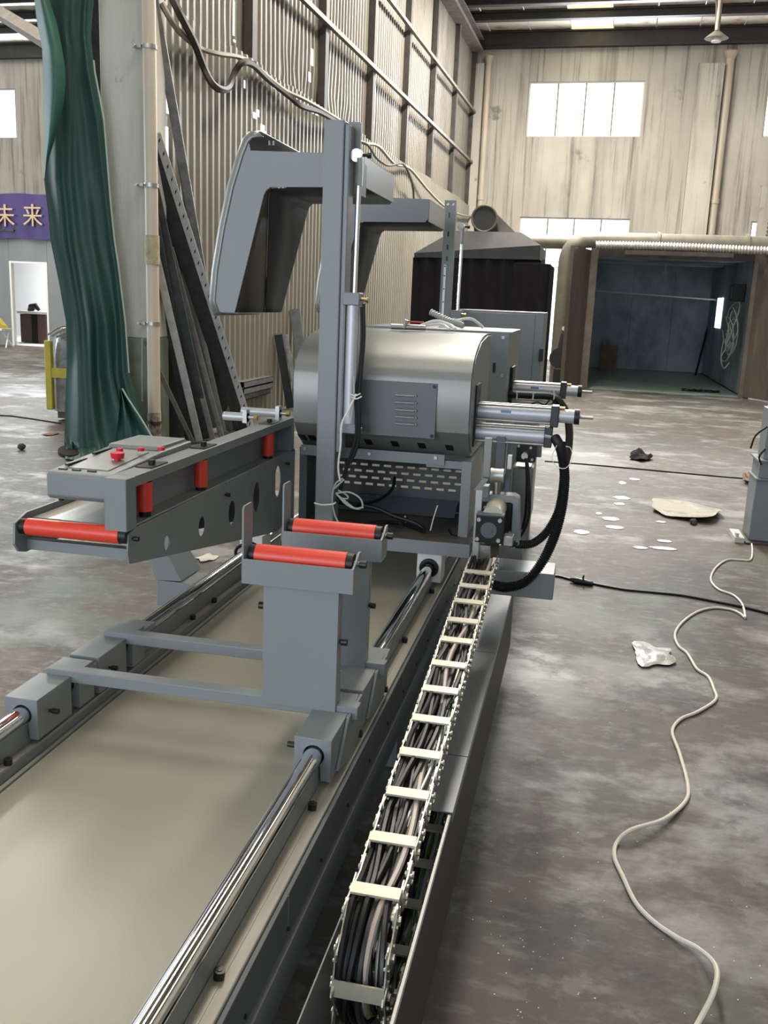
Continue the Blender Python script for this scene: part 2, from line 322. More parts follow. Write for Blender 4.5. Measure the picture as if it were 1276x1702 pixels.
# ---- ceiling: sheets on purlins
ce = struct('ceiling', W(0, 12, ZR))
usk = upx(985, 50, 25.0)
e0 = UV(at(1020, 50, Z=8.05))[0]
for k in range(-25, 10):
    a = e0 + k*1.0
    if a < -24 or a > 9: continue
    sky = (k % 6 == 5)
    zz = 8.02 + (0.004 if k % 2 else 0)
    o = B(W).box(a+0.012, a+0.988, -6, VF+0.2, zz, zz+0.03)
    if sky: o.build('skylight_sheet', M_sky, ce)
    else: o.build('roof_sheet', M_roof, ce)
for v in [25.3, 23.65, 22.5] + [22.5-1.25*i for i in range(1, 23)]:
    b = B(W); zb = 7.62 if v > 25 else 7.80
    b.box(-20, 9, v-0.09, v+0.09, zb, zb+0.03).box(-20, 9, v-0.02, v+0.02, zb+0.03, 8.0).box(-20, 9, v-0.09, v+0.09, 7.97, 8.0)
    b.build('purlin', M_roofsteel, ce)
B(W).box(UL+0.02, UL+0.3, 2, VF-0.3, 7.50, 7.56).box(UL+0.12, UL+0.18, 2, VF-0.3, 7.56, 7.8).box(UL+0.02, UL+0.3, 2, VF-0.3, 7.77, 7.8).build('eave_beam', M_girt, ce)
a = UV(atV(0, 25, 14)); b_ = UV(atV(75, 70, 12.5)); za, zb = atV(0, 22, 14).z, atV(75, 68, 12.5).z
B(W).tube([(a[0]-1.5, 15.0, za+0.9), (a[0], 14, za), (b_[0], 12.5, zb), (b_[0]+2.5, 10.5, zb-1.0)], 0.11, 4).build('roof_brace', M_girt, ce)
# ---- left (corrugated) wall
wl = struct('wall_left', W(UL, 16, 0))
def corr(v0, v1, u, z0, z1, dent, mt, pitch=0.145, dep=0.026):
    n = max(2, int(round((v1-v0)/pitch))); p = (v1-v0)/n; prof = []
    for i in range(n):
        a = v0+i*p; prof += [(a, 0), (a+p*.42, 0), (a+p*.56, dep), (a+p*.86, dep)]
    prof.append((v1, 0))
    rows = [z0, z1] if not dent else [z0, z0+.12, z0+.25, z0+.4, z0+.55, z0+.75, z0+1.0, z0+1.4, z1]
    def T(q, z):
        v, d = q; uu = u+d; k = 0.0
        if dent:
            k = max(0, 1-(z-z0)/1.0)*dent
            nn = noise.noise(Vector((v*1.3, z*1.6, 3.1))); n2 = noise.noise(Vector((v*4.5, z*3.2, 9)))
            uu += k*(0.07*nn+0.03*n2); v += k*0.05*noise.noise(Vector((v*2.1, z*2.5, 5)))
        return W(uu, v, z)
    b = B(); b.loft([[T(q, z) for q in prof] for z in rows], cap=False, closed=False)
    return b.build('corrugated_sheet', mt, wl, smooth=25)
posts_v = [10.36, 12.93, 15.4, 17.85, 20.25, 22.75, 25.2]
v = 7.95
while v < VF-0.05:
    v1 = min(v+0.87, VF); dn = 1.0 if 10.6 < v < 14.5 else (0.3 if 9.5 < v < 16 else 0)
    corr(v, v1, UL, 3.75, 7.9, dn, M_corr); corr(v, v1, UL+0.13, 0.0, 3.86+0.03*random.uniform(-1, 1), 0, M_corr2)
    v = v1
for v in posts_v:
    b = B(W); b.box(UL+0.03, UL+0.13, v-0.07, v+0.07, 3.85, 7.75); b.build('wall_post', M_darksteel, wl)
for z in (4.91, 6.11):
    B(W).box(UL+0.13, UL+0.19, 9.0, VF-0.1, z-0.03, z+0.03).build('girt', M_girt, wl)
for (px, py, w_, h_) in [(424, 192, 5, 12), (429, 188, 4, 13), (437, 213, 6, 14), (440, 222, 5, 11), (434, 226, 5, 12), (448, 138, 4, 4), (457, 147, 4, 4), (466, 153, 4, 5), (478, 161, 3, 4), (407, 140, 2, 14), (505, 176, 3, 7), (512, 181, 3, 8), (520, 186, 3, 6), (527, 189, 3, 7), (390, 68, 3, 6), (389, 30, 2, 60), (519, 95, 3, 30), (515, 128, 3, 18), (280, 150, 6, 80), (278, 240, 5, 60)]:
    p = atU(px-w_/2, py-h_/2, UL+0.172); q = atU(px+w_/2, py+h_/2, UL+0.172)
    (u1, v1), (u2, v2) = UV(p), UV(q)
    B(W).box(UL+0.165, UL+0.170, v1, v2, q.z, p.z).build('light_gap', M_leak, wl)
# cables sagging along the wall
def wall_cable(name, label, px, r, mt, off=0.24):
    pts = [atU(a, b, UL+off+0.05*math.sin(i*1.7)) for i, (a, b) in enumerate(px)]
    return tag(B().tube(cat(pts, 6), r, 6).build(name, mt), label, 'cable')
M_cabd = mat('dusty_black_cable', (0.045, 0.038, 0.03), 0.6)
M_cabl = mat('dusty_grey_cable', (0.26, 0.23, 0.19), 0.6)
wall_cable('wall_cable', 'thick dark cable hanging in a deep loop on the tin wall above the scrap', [(284, -8), (300, 25), (322, 68), (338, 110), (352, 138), (368, 149), (380, 145), (390, 120), (403, 104), (420, 108), (445, 132), (480, 160), (500, 176), (530, 186), (555, 200)], 0.035, M_cabd, 0.3)
wall_cable('wall_cable', 'long pale cable strung along the top edge of the lower tin sheets', [(268, 5), (285, 35), (305, 60), (332, 80), (360, 89), (400, 96), (430, 115), (470, 148), (505, 165), (545, 188), (570, 205), (600, 236), (628, 243), (655, 272), (680, 280), (710, 315), (735, 340), (760, 355), (800, 362), (860, 368), (905, 378)], 0.026, M_cabl, 0.26)
wall_cable('wall_cable', 'short dark cable drooping on the tin wall behind the front lift post', [(585, 232), (610, 240), (625, 262), (645, 275), (668, 272), (680, 290), (686, 312), (688, 334)], 0.02, M_cabd, 0.3)
# ---- column, pipe, tarpaulin
xc0, xc1 = at(170, 300, Y=7.75).x, at(243, 300, Y=7.75).x
c_ = struct('trim_4', (xc0/2+xc1/2, 7.95, 0))
B().box(xc0, xc1, 7.75, 8.15, 0.98, 8.0).build('column_shaft', M_column, c_, bev=0.012)
B().box(xc0-0.004, xc1+0.004, 7.746, 8.154, 0, 0.98).build('painted_dado', M_columng, c_, bev=0.012)
B().box(xc0-0.13, xc0-0.01, 7.85, 8.05, 1.2, 7.9).build('steel_upright', M_darksteel, c_)
xp = at(251, 300, Y=7.73).x
pp = thing('rain_pipe', 'cream plastic rain pipe clamped to the near concrete column, rusty at its foot', 'pipe', (xp, 7.75, 0))
B().cyl((xp, 7.73, 0.33), (xp, 7.73, 7.9), 0.056, 20).build('pipe_tube', M_pvc, pp)
B().cyl((xp, 7.73, 0.0), (xp, 7.73, 0.34), 0.060, 20).build('pipe_foot', M_pvcr, pp)
z_ = at(251, 415, Y=7.67).z
B().cyl((xp, 7.73, z_-0.12), (xp, 7.73, z_+0.12), 0.064, 20).build('pipe_socket', mat('cracked_socket', (0.42, 0.37, 0.24), 0.6, 0, 0, 16, col2=(0.25, 0.2, 0.1)), pp)
for yy in (75, 307, 538):
    z = at(251, yy, Y=7.67).z
    B().cyl((xp, 7.73, z-0.016), (xp, 7.73, z+0.016), 0.063, 20).box(xp-0.13, xp-0.05, 7.68, 7.71, z-0.012, z+0.012).cyl((xp-0.10, 7.65, z), (xp-0.10, 7.73, z), 0.012, 8).build('pipe_clamp', M_steel, pp)
z = at(245, 620, Y=7.67).z
B().tube([(xp-0.07, 7.65, z-0.25), (xp-0.06, 7.65, z+0.3)], 0.010, 6).build('hook_rod', M_girt, pp)
z = at(245, 700, Y=7.67).z
B().cyl((xp, 7.73, z-0.02), (xp, 7.73, z), 0.07, 16).build('foot_ring', M_darksteel, pp)
tp = thing('tarpaulin_curtain', 'dark green tarpaulin hanging bunched beside the near concrete column', 'tarpaulin', (-4.1, 7.5, 0))
Ls = [(-40, 48), (0, 60), (23, 58), (78, 72), (190, 73), (298, 73), (353, 80), (400, 84), (470, 98), (537, 110), (600, 111), (680, 108), (733, 107), (762, 108)]
Rs = [(-40, 158), (0, 156), (59, 151), (118, 157), (196, 172), (333, 183), (400, 190), (439, 196), (537, 208), (620, 214), (662, 226), (700, 240), (722, 249), (743, 262)]
def lerp(tab, y):
    for (a, b), (c, d) in zip(tab[:-1], tab[1:]):
        if y <= c: return b+(d-b)*(y-a)/(c-a)
    return tab[-1][1]
rings = []
NR, NCc = 60, 90
folds = [(0.16, 0.08), (0.42, 0.07), (0.66, 0.09), (0.88, 0.05)]
for j in range(NR+1):
    t = j/NR; row = []
    for i in range(NCc+1):
        s_ = i/NCc; y = -40 + t*(762+40)
        yr = -40 + t*((745 if s_ > 0.6 else 762)+40)
        y = -40 + t*((762+40)*(1-s_)+(744+40)*s_)
        if t == 1: y += 5*math.sin(s_*9)
        x = lerp(Ls, y)*(1-s_)+lerp(Rs, y)*s_
        amp = 0.6+0.7*t
        d = 0
        for k, (c0, wd) in enumerate(folds):
            cc = c0 + 0.05*math.sin(t*3.2+k*1.9) + 0.02*math.sin(t*9+k)
            d -= amp*(0.05 if k % 2 else 0.03)*math.exp(-((s_-cc)/wd)**2)
        d += 0.05*noise.noise(Vector((s_*4, t*4, 2)))*amp + 0.004*noise.noise(Vector((s_*9, t*12, 7)))
        Y = 7.55 + d - (0.25*max(0, t-0.8)*5*0.5)*(1 if s_ < 0.75 else 0.4) + 0.1*(s_-0.5)
        p = at(x, y, Y=Y)
        if p.z < 0.012: p = at(x, y, Z=0.012+0.01*random.random())
        row.append(p)
    rings.append(row)
B().loft(rings, cap=False, closed=False).build('tarpaulin_sheet', M_tarp, tp, smooth=80)
fl = [(-40, 55, 70), (0, 57, 82), (40, 62, 95), (80, 70, 103), (110, 71, 108), (140, 72, 109), (170, 72, 106), (200, 73, 99), (235, 73, 90), (265, 73, 81), (296, 73, 75)]
rings = []
for (y, a, b) in fl:
    rings.append([at(a+(b-a)*i/12, y, Y=7.33-0.10*math.sin(i/12*PI)) for i in range(13)])
B().loft(rings, cap=False, closed=False).build('folded_flap', M_tarpf, tp, smooth=80)
hm = [at(lerp(Rs, y)+0.5, y, Y=7.47) for y in range(100, 640, 20)]
B().tube(hm, 0.007, 5).build('hem', M_hem, tp)
rings = []
for (y, a, b) in [(646, 198, 203), (662, 200, 212), (680, 198, 224), (700, 196, 237), (722, 193, 250), (741, 190, 263), (752, 190, 262)]:
    rings.append([(lambda p: p if p.z > 0.01 else at(a+(b-a)*i/8, y, Z=0.01))(at(a+(b-a)*i/8, y, Y=7.28+0.03*math.sin(i*1.5))) for i in range(9)])
B().loft(rings, cap=False, closed=False).build('flared_corner', M_tarp, tp, smooth=80)
B().tube([rings[k][-1] for k in range(7)], 0.008, 5).build('hem', M_hem, tp)
ring = [at(116+20*math.cos(a*PI/8), 751+9*math.sin(a*PI/8), Z=0.01) for a in range(16)]
B().prism([(p.x, p.y) for p in ring], 'Z', 0.001, 0.025).build('trailing_hem', M_blackcloth, tp)
M_strip = mat('pale_punched_strip', (0.50, 0.52, 0.54), 0.45, 0.3, 0.15, 12)
poly = [UV(atU(a, b_, UL+.175)) + (atU(a, b_, UL+.175).z,) for a, b_ in [(240, 260), (262, 285), (330, 520), (408, 700), (408, 712), (240, 760)]]
tag(B(W).loft([[(u_, q[1], max(0, q[2])) for q in poly] for u_ in (UL+.175, UL+.19)]).build('black_sheet', M_blackcloth), 'black sheet of steel standing against the tin wall behind the leaning profiles', 'metal sheet')
# ---- scrap profiles leaning against the wall
def lean(name, label, p0, p1, w_, d_, mt, Y0, u1=UL+0.22, group=None, hole=False):
    a = at(*p0, Y=Y0)
    if a.z < 0.0: a = at(*p0, Z=0.02)
    q = atU(*p1, u1); dr_ = (q-a).normalized(); sd = dr_.cross(Vector((0.3, -1, 0.1))).normalized(); fr = dr_.cross(sd).normalized()
    def sec(c, hw, hd): return [c+sd*hw+fr*hd, c-sd*hw+fr*hd, c-sd*hw-fr*hd, c+sd*hw-fr*hd]
    if a.z > 0.03:
        k = (0.02-a.z)/(dr_.z); a = a + dr_*k
    b = B().loft([sec(a, w_/2, d_/2), sec(q, w_/2, d_/2)])
    o = b.build(name, mt, bev=0.004); tag(o, label, 'metal profile', group)
    return o, a, q, sd, fr, dr_
SP = 'steel profiles leaning on the tin wall'
lean('steel_tube', 'nearest fat pale square tube leaning behind the column pipe', (331, 733), (252, 395), 0.065, 0.05, M_scrapl, 8.6, group=SP)
lean('steel_tube', 'grey square tube leaning second from the fat pale one', (353, 729), (273, 405), 0.05, 0.05, M_scrap, 8.7, group=SP)
lean('steel_tube', 'grey square tube leaning close beside its twin, third along', (368, 726), (284, 411), 0.05, 0.05, M_scrap, 8.8, group=SP)
lean('steel_tube', 'short thin square tube leaning low beside the column pipe', (320, 735), (240, 565), 0.04, 0.04, M_scrap, 8.45, group=SP)
lean('steel_channel', 'tallest grey channel reaching to the top left of the tin wall', (378, 695), (254, -10), 0.08, 0.06, M_scrap, 9.1, group=SP)
lean('steel_flat', 'pointed pale flat bar leaning between the dark channels', (366, 690), (307, 431), 0.05, 0.015, M_scrapl, 8.9, group=SP)
lean('steel_channel', 'dark channel in shade behind the leaning square tubes', (345, 728), (250, 290), 0.10, 0.05, M_scrapd, 9.0, group=SP)
lean('steel_channel', 'dark wide channel behind the pale tubes at the back', (318, 728), (252, 360), 0.12, 0.05, M_scrapd, 9.0, group=SP)
lean('steel_channel', 'black narrow channel leaning next to the slotted angle', (388, 712), (300, 395), 0.11, 0.05, M_scrapd, 9.15, group=SP)
lean('steel_tube', 'grey tall tube leaning on the wall right of the slotted angle', (352, 600), (283, 170), 0.05, 0.04, M_scrap, 9.3, group=SP)
lean('steel_channel', 'slim pale channel standing just right of the column pipe', (300, 650), (262, 100), 0.035, 0.03, M_scrapl, 9.0, group=SP)
o, a, q, sd, fr, d_ = lean('slotted_angle', 'long black slotted angle with a pale punched edge leaning on the wall', (402, 700), (248, 225), 0.20, 0.02, M_scrapd, 9.2)
e = B().loft([[a+sd*0.07+fr*0.012, a+sd*0.02+fr*0.012, a+sd*0.02+fr*0.02, a+sd*0.07+fr*0.02], [q+sd*0.07+fr*0.012, q+sd*0.02+fr*0.012, q+sd*0.02+fr*0.02, q+sd*0.07+fr*0.02]])
sg = 1 if sd.x > 0 else -1
def edge_strip(sgn):
    b = B(); c0, c1 = a+sd*sgn*0.070, q+sd*sgn*0.070
    for f_ in (1, -1):
        b.loft([[c+sd*0.030+fr*f_*0.012, c-sd*0.036+fr*f_*0.012, c-sd*0.036+fr*f_*0.018, c+sd*0.030+fr*f_*0.018] for c in (c0, c1)])
    st = b.build('punched_edge', M_strip, o)
    L_ = (c1-c0).length; n = int(L_/0.11)
    b2 = B()
    for i in range(n):
        c = c0+(c1-c0)*((i+.5)/n)
        for f_ in (1, -1):
            x_, y_ = sd*0.014+d_*0.022, sd*0.014-d_*0.022
            b2.loft([[c+x_*1+fr*f_*0.0185, c+y_*0.3+fr*f_*0.0185, c-x_+fr*f_*0.0185, c-y_*0.3+fr*f_*0.0185], [c+x_+fr*f_*0.0195, c+y_*0.3+fr*f_*0.0195, c-x_+fr*f_*0.0195, c-y_*0.3+fr*f_*0.0195]])
    tag(b2.build('punched_slots', M_blackm, o), kind='stuff')
edge_strip(sg)
ORG.setdefault(o.name, o.location)
for lab, p0, p1, w_, mt in [('dark green channel leaning right of the support arm, widest of three', (505, 640), (490, 515), 0.13, M_scrapd), ('dark bent channel leaning behind the air cylinders', (478, 650), (462, 555), 0.10, M_scrapd), ('narrow dark channel leaning between two wider ones', (492, 655), (474, 557), 0.06, M_scrap)]:
    lean('steel_channel', lab, p0, p1, w_, 0.06, mt, 11.3, group='dark channels beyond the support arm')
st_ = thing('tube_stack', 'small stack of open square tubes lying against the tin wall', 'metal profile', at(398, 665, Y=9.8))
for (px, py) in [(390, 640), (401, 640), (390, 650), (401, 651), (396, 661)]:
    a = at(px, py, Y=9.9); b = B(); r_ = 0.034
    for (x0, x1, z0, z1) in ((-r_, r_, r_-.006, r_), (-r_, r_, -r_, -r_+.006), (-r_, -r_+.006, -r_, r_), (r_-.006, r_, -r_, r_)): b.box(a.x+x0, a.x+x1, 9.9, 10.9, a.z+z0, a.z+z1)
    b.build('square_tube', M_scrap, st_)
aa = at(396, 668, Y=10.4); B().box(aa.x-0.12, aa.x+0.12, 9.95, 10.85, 0, max(0.05, at(396, 664, Y=9.9).z)).build('timber_block', M_wood, st_)
# ---- left bay: office with banner, wrapped machine
ob = B(W); Yo = 20.0
oL, oR = UV(at(20, 500, Y=Yo)), UV(at(80, 500, Y=Yo)); zT = at(50, 435, Y=Yo).z; vo = oL[1]
oz = at(40, 397, Y=Yo).z+0.05
of = struct('wall_office', W(-13, vo, 0))
for (a, b) in [(-20, oL[0]-3.0), (oL[0]-3.0, oL[0]-1.5), (oL[0]-1.5, oL[0]-0.03), (oR[0]+0.03, oR[0]+1.2), (oR[0]+1.2, oR[0]+2.4), (oR[0]+2.4, -7.2)]:
    B(W).box(a+.006, b-.006, vo, vo+0.08, 0, oz).build('wall_panel', M_office, of)
B(W).box(oL[0]-0.03, oR[0]+0.03, vo, vo+0.08, zT, oz).build('wall_panel', M_office, of)
B(W).box(-20, -7.2, vo-0.02, vo+4, oz, oz+0.1).build('office_roof', M_office, of)
B(W).box(-20, -7.2, vo+4, vo+4.08, 0, oz).box(-7.28, -7.2, vo+0.08, vo+4, 0, oz).box(-20, -7.28, vo+0.08, vo+4, 0.0, 0.01).build('office_inner_wall', M_officein, of)
dr_ = struct('door_3', W((oL[0]+oR[0])/2, vo, 0))
B(W).box(oL[0]-.03, oL[0]+.02, vo-.01, vo+.09, 0, zT).box(oR[0]-.02, oR[0]+.03, vo-.01, vo+.09, 0, zT).box(oL[0]+.02, oR[0]-.02, vo-.01, vo+.09, zT-.04, zT).build('door_frame', M_white, dr_)
area('office_tube_lamp', W(oL[0]-0.3, vo+1.6, oz-0.15), W(oL[0]+0.5, vo+3.5, 0.5), 1.5, 0.3, 130, (1, 1, 1))
dk = thing('office_desk', 'dark brown desk with a pale top seen through the office door', 'desk', W(oL[0]-0.1, vo+1.2, 0))
du = oL[0]-0.50
B(W).box(du, du+0.68, vo+1.0, vo+1.6, 0.02, 0.70).build('desk_body', M_wood, dk); B(W).box(du-.05, du+0.95, vo+.95, vo+1.65, 0.71, 0.77).build('desk_top', M_white, dk)
B(W).box(du+0.33, du+0.47, vo+.97, vo+1.0, 0.02, 0.70).build('knee_space', M_black, dk)
ch = thing('office_chair', 'white and black office chair beyond the brown desk', 'chair', W(du+1.0, vo+1.3, 0))
B(W).box(du+0.82, du+1.25, vo+1.1, vo+1.5, 0.42, 0.50).build('seat', M_black, ch, bev=.02); B(W).tube([(du+1.2, vo+1.5, 0.5), (du+0.9, vo+1.5, 0.75), (du+0.75, vo+1.5, 0.85)], 0.03, 6).build('armrest', M_black, ch)
B(W).tube([(du+0.95, vo+1.1, 0.42), (du+1.15, vo+1.05, 0.02)], 0.025, 6).build('leg', M_white, ch); B(W).tube([(du+1.2, vo+1.45, 0.42), (du+1.28, vo+1.5, 0.02)], 0.025, 6).build('leg', M_white, ch)
bag = B(W).tube([(du+.12, vo+1.2, .77), (du+.2, vo+1.2, .86), (du+.3, vo+1.2, .90), (du+.4, vo+1.2, .80)], [.05, .1, .07, .04], 8).build('bag', M_black); tag(bag, 'small black bag lying on the desk top in the office', 'bag')
# banner
za_, zb_ = at(40, 322, Y=19.9).z, at(40, 397, Y=19.9).z
bn = thing('banner', 'purple cloth banner with gold characters across the office front', 'banner', W(-13, vo-0.06, zb_))
ub1 = UV(at(120, 360, Y=19.9))[0]
nn_ = 40; rows = []
for z in (zb_, (za_+zb_)/2, za_):
    rows.append([W(-17+(ub1+17)*i/nn_, vo-0.07+0.02*math.sin(i*0.9), z+0.012*math.sin(i*.7)) for i in range(nn_+1)])
B().loft(rows, cap=False, closed=False).build('banner_cloth', M_banner, bn, smooth=80)
def text(body, name, parent, center, size, mt, rot, ext=0.01):
    cu = bpy.data.curves.new('t', 'FONT'); cu.body = body; cu.size = size; cu.extrude = ext; cu.align_x = 'CENTER'; cu.align_y = 'CENTER'
    o = bpy.data.objects.new('t', cu); COL.objects.link(o); bpy.context.view_layer.update()
    me = bpy.data.meshes.new_from_object(o.evaluated_get(bpy.context.evaluated_depsgraph_get())); bpy.data.objects.remove(o)
    m = bpy.data.objects.new(name, me); COL.objects.link(m); me.materials.clear(); me.materials.append(mt)
    m.parent = parent; org = ORG[parent.name]; m.location = Vector(center)-org; m.rotation_euler = rot; return m
for chx, px in (('未', 8), ('来', 55)):
    p = at(px, 361, Y=19.86); text(chx, 'character', bn, W(UV(p)[0], vo-0.13, p.z), 0.52, M_gold, (PI/2, 0, TW), 0.012)
# blower on the office roof
p = at(14, 310, Y=20.5); (bu, bv) = UV(p)
bl = thing('roof_blower', 'dark round blower standing on the office roof above the banner', 'fan', W(bu, bv, oz+0.1))
B(W).cyl((bu, bv-.2, oz+.12), (bu, bv-.2, oz+.45), 0.42, 24).cyl((bu, bv-.2, oz+.45), (bu, bv-.2, oz+.75), .34, 24, .22).build('blower_body', M_hoodtin, bl, smooth=50)
B(W).box(bu-.5, bu+.5, bv-.6, bv+.2, oz+.1, oz+.14).build('base_plate', M_darksteel, bl)
B(W).tube([(bu+.3, bv-.2, oz+.3), (bu+.45, bv-.25, oz+.35), (bu+.6, bv-.25, oz+.18)], .05, 8).build('outlet', M_darksteel, bl)
# wrapped machine
wm = thing('wrapped_machine', 'machine wrapped in clear film with yellow foam edge behind the tarpaulin', 'machine', (-5.2, 9.4, 0))
p0, p1 = at(80, 680, Y=9.0), at(84, 553, Y=9.0)
b = B(); rings = []
for z in [0.10, 0.3, 0.5, 0.7, 0.85, 0.97]:
    r_ = []
    for i in range(28):
        a = 2*PI*i/28; cx, cy = p0.x+0.50, 9.5; k = 0.48*(1-0.25*max(0, z-0.8)*3)
        x = max(-1, min(1, 1.35*math.cos(a)))*k; y = max(-1, min(1, 1.35*math.sin(a)))*k
        n_ = noise.noise(Vector((i*.9, z*6, 1)))*0.03
        r_.append((cx+x*(1+n_), cy+y*(1+n_), z))
    rings.append(r_)
b.loft(rings).build('film_wrapped_body', M_wrap, wm, smooth=60)
B().box(p0.x-0.005, p0.x+0.07, 8.97, 9.03, p0.z, 0.84).build('foam_edge', M_foam, wm, bev=.01)
B().box(p0.x+0.07, p0.x+0.6, 8.98, 9.02, 0.46, 0.56).build('yellow_strap', M_foam, wm)
B().box(p0.x+0.05, p0.x+0.95, 9.1, 9.9, 0.02, 0.10).build('pallet', M_wood, wm)
for sx in (0.25, 0.8):
    B().cyl((p0.x+sx, 9.15, 0.0), (p0.x+sx, 9.15, 0.03), 0.04, 10).build('foot', M_blackm, wm)
for q in range(5):
    B().tube(cat([(p0.x+.03+.05*q, 9.0, .90-.01*q), (p0.x+.2+.05*q, 8.985, .99-.02*q), (p0.x+.45, 8.99, 1.01-.015*q)], 5), .012, 5).build('film_crease', M_film, wm)
sb = thing('folding_stool', 'white folding stool with a yellow cloth at the office wall', 'stool', at(5, 572, Z=0))
q = at(2, 552, Y=19.2)
B().box(q.x-.35, q.x+.15, 19.0, 19.4, .38, .42).build('seat', M_white, sb)
for s_ in (-.3, .1): B().tube([(q.x+s_, 19.05, .38), (q.x+s_+.1, 19.35, 0)], .015, 6).build('leg', M_white, sb); B().tube([(q.x+s_, 19.35, .38), (q.x+s_+.1, 19.05, 0)], .015, 6).build('leg', M_white, sb)
cl = B().loft([[(q.x-.3+.04*i, 19.1, .43+.30*math.exp(-((i-5)/4)**2)+0.02*(j)) if j == 0 else (q.x-.3+.04*i, 19.3, .43+.22*math.exp(-((i-5)/4)**2)) for i in range(11)] for j in range(2)] + [[(q.x-.3+.04*i, 19.3, .42) for i in range(11)]], cap=False, closed=False).build('yellow_cloth', M_foam); tag(cl, 'yellow cloth heaped on the white folding stool', 'cloth')
# ================================================================== THE SAWING MACHINE
def sheet2d(name, outline, holes, thick, mt, parent, place, bev=0):
    """flat plate with holes: outline/holes in (a,b); place(a,b,t)->world"""
    cu = bpy.data.curves.new('t', 'CURVE'); cu.dimensions = '2D'; cu.fill_mode = 'BOTH'; cu.extrude = thick/2
    for poly in [outline]+holes:
        sp = cu.splines.new('POLY'); sp.points.add(len(poly)-1)
        for i, q in enumerate(poly): sp.points[i].co = (q[0], q[1], 0, 1)
        sp.use_cyclic_u = True
    o = bpy.data.objects.new('t', cu); COL.objects.link(o); bpy.context.view_layer.update()
    me = bpy.data.meshes.new_from_object(o.evaluated_get(bpy.context.evaluated_depsgraph_get())); bpy.data.objects.remove(o)
    b = B(); b.v = [place(v.co.x, v.co.y, v.co.z) for v in me.vertices]; b.f = [tuple(p.vertices) for p in me.polygons]
    return b.build(name, mt, parent, bev=bev)
def ell(cx, cy, rx, ry, n=16): return [(cx+rx*math.cos(2*PI*i/n), cy+ry*math.sin(2*PI*i/n)) for i in range(n)]
def bolt(parent, p, d, r=0.009, h=0.012, sh=0.0, mt=None):
    p, d = Vector(p), Vector(d).normalized()
    b = B()
    if sh: b.cyl(p, p+d*sh, r*0.6, 8)
    b.cyl(p+d*sh, p+d*(sh+h), r, 12); b.cyl(p+d*(sh+h*0.99), p+d*(sh+h*1.08), r*0.45, 6)
    return b.build('bolt', mt or M_blackm, parent)
# ---- bed
bed = thing('machine_bed', 'long grey steel machine bed with two chromed guide rails and a pale deck', 'machine bed', (-0.77, 2.9, 0))
XR, XL, ZRL = -0.455, -1.090, 0.52
Y0b, Y1b = 0.25, 5.46
B().box(-1.058, -0.502, Y0b, Y1b, 0.415, 0.430).build('deck_plate', M_plate, bed)
B().box(-1.130, -1.060, Y0b, Y1b, 0.28, 0.450).build('side_beam', M_paint, bed, bev=.003)
B().box(-0.500, -0.407, Y0b, Y1b, 0.28, 0.450).build('side_beam', M_paint, bed, bev=.003)
B().box(-1.046, -1.042, Y0b, Y1b, 0.4301, 0.4325).build('deck_seam', M_panel, bed)
for X in (XR, XL):
    s_ = 1 if X == XR else -1
    B().box(X-0.011, X+0.011, Y0b, Y1b, 0.451, 0.503).build('rail_support', M_paint, bed, bev=.002)
    B().box(X+0.012, X+0.030, Y0b, Y1b, 0.4505, 0.4560).build('support_flange', M_ledge, bed)
    B().cyl((X, Y0b, ZRL), (X, Y1b, ZRL), 0.0185, 28).build('guide_rail', M_chrome, bed)
B().box(-0.4400, -0.4345, Y0b, Y1b, 0.4502, 0.4545).build('ledge_strip', M_ledge, bed); B().box(-0.4330, -0.4065, Y0b, Y1b, 0.4502, 0.4545).build('ledge_strip', M_ledge, bed, bev=.002)
B().box(-1.0740, -1.0605, Y0b, Y1b, 0.4502, 0.4545).build('ledge_strip', M_ledge, bed, bev=.002)
B().box(-0.4344, -0.4331, Y0b, Y1b, 0.4501, 0.4520).build('ledge_seam', M_rust, bed)
B().box(-0.4065, -0.398, Y0b, 5.45, 0.368, 0.447).build('edge_bar', M_panel, bed, bev=.001)
B().box(-0.406, -0.392, Y0b, 5.45, 0.285, 0.358).build('side_panel', M_paint, bed)
for Y in (1.30, 2.3, 3.3): B().box(-0.3985, -0.3975, Y, Y+0.004, 0.37, 0.445).build('bar_joint', M_alu, bed)
for (px, py) in [(353, 1622), (512, 1343), (605, 1178), (668, 1066), (715, 985)]:
    p = at(px, py, Z=0.457); bolt(bed, (XR+0.024, p.y, 0.456), (0.1, 0, 1), .0085, .013)
for (px, py) in [(2, 1268), (315, 1028), (352, 1000)]:
    p = at(px, py, Z=0.457); bolt(bed, (XL+0.024, p.y, 0.456), (0.1, 0, 1), .0085, .013)
for i in range(22): bolt(bed, (-0.398, 0.7+0.2*i, 0.385), (1, 0, 0), .004, .003)
for Y in (0.5, 2.6, 4.9):
    for X in (-1.08, -0.50): B().box(X-0.04, X+0.04, Y, Y+0.10, 0, 0.28).build('leg', M_paint, bed)
    B().box(-1.04, -0.54, Y+.02, Y+.08, 0.10, 0.16).build('cross_tie', M_paint, bed)
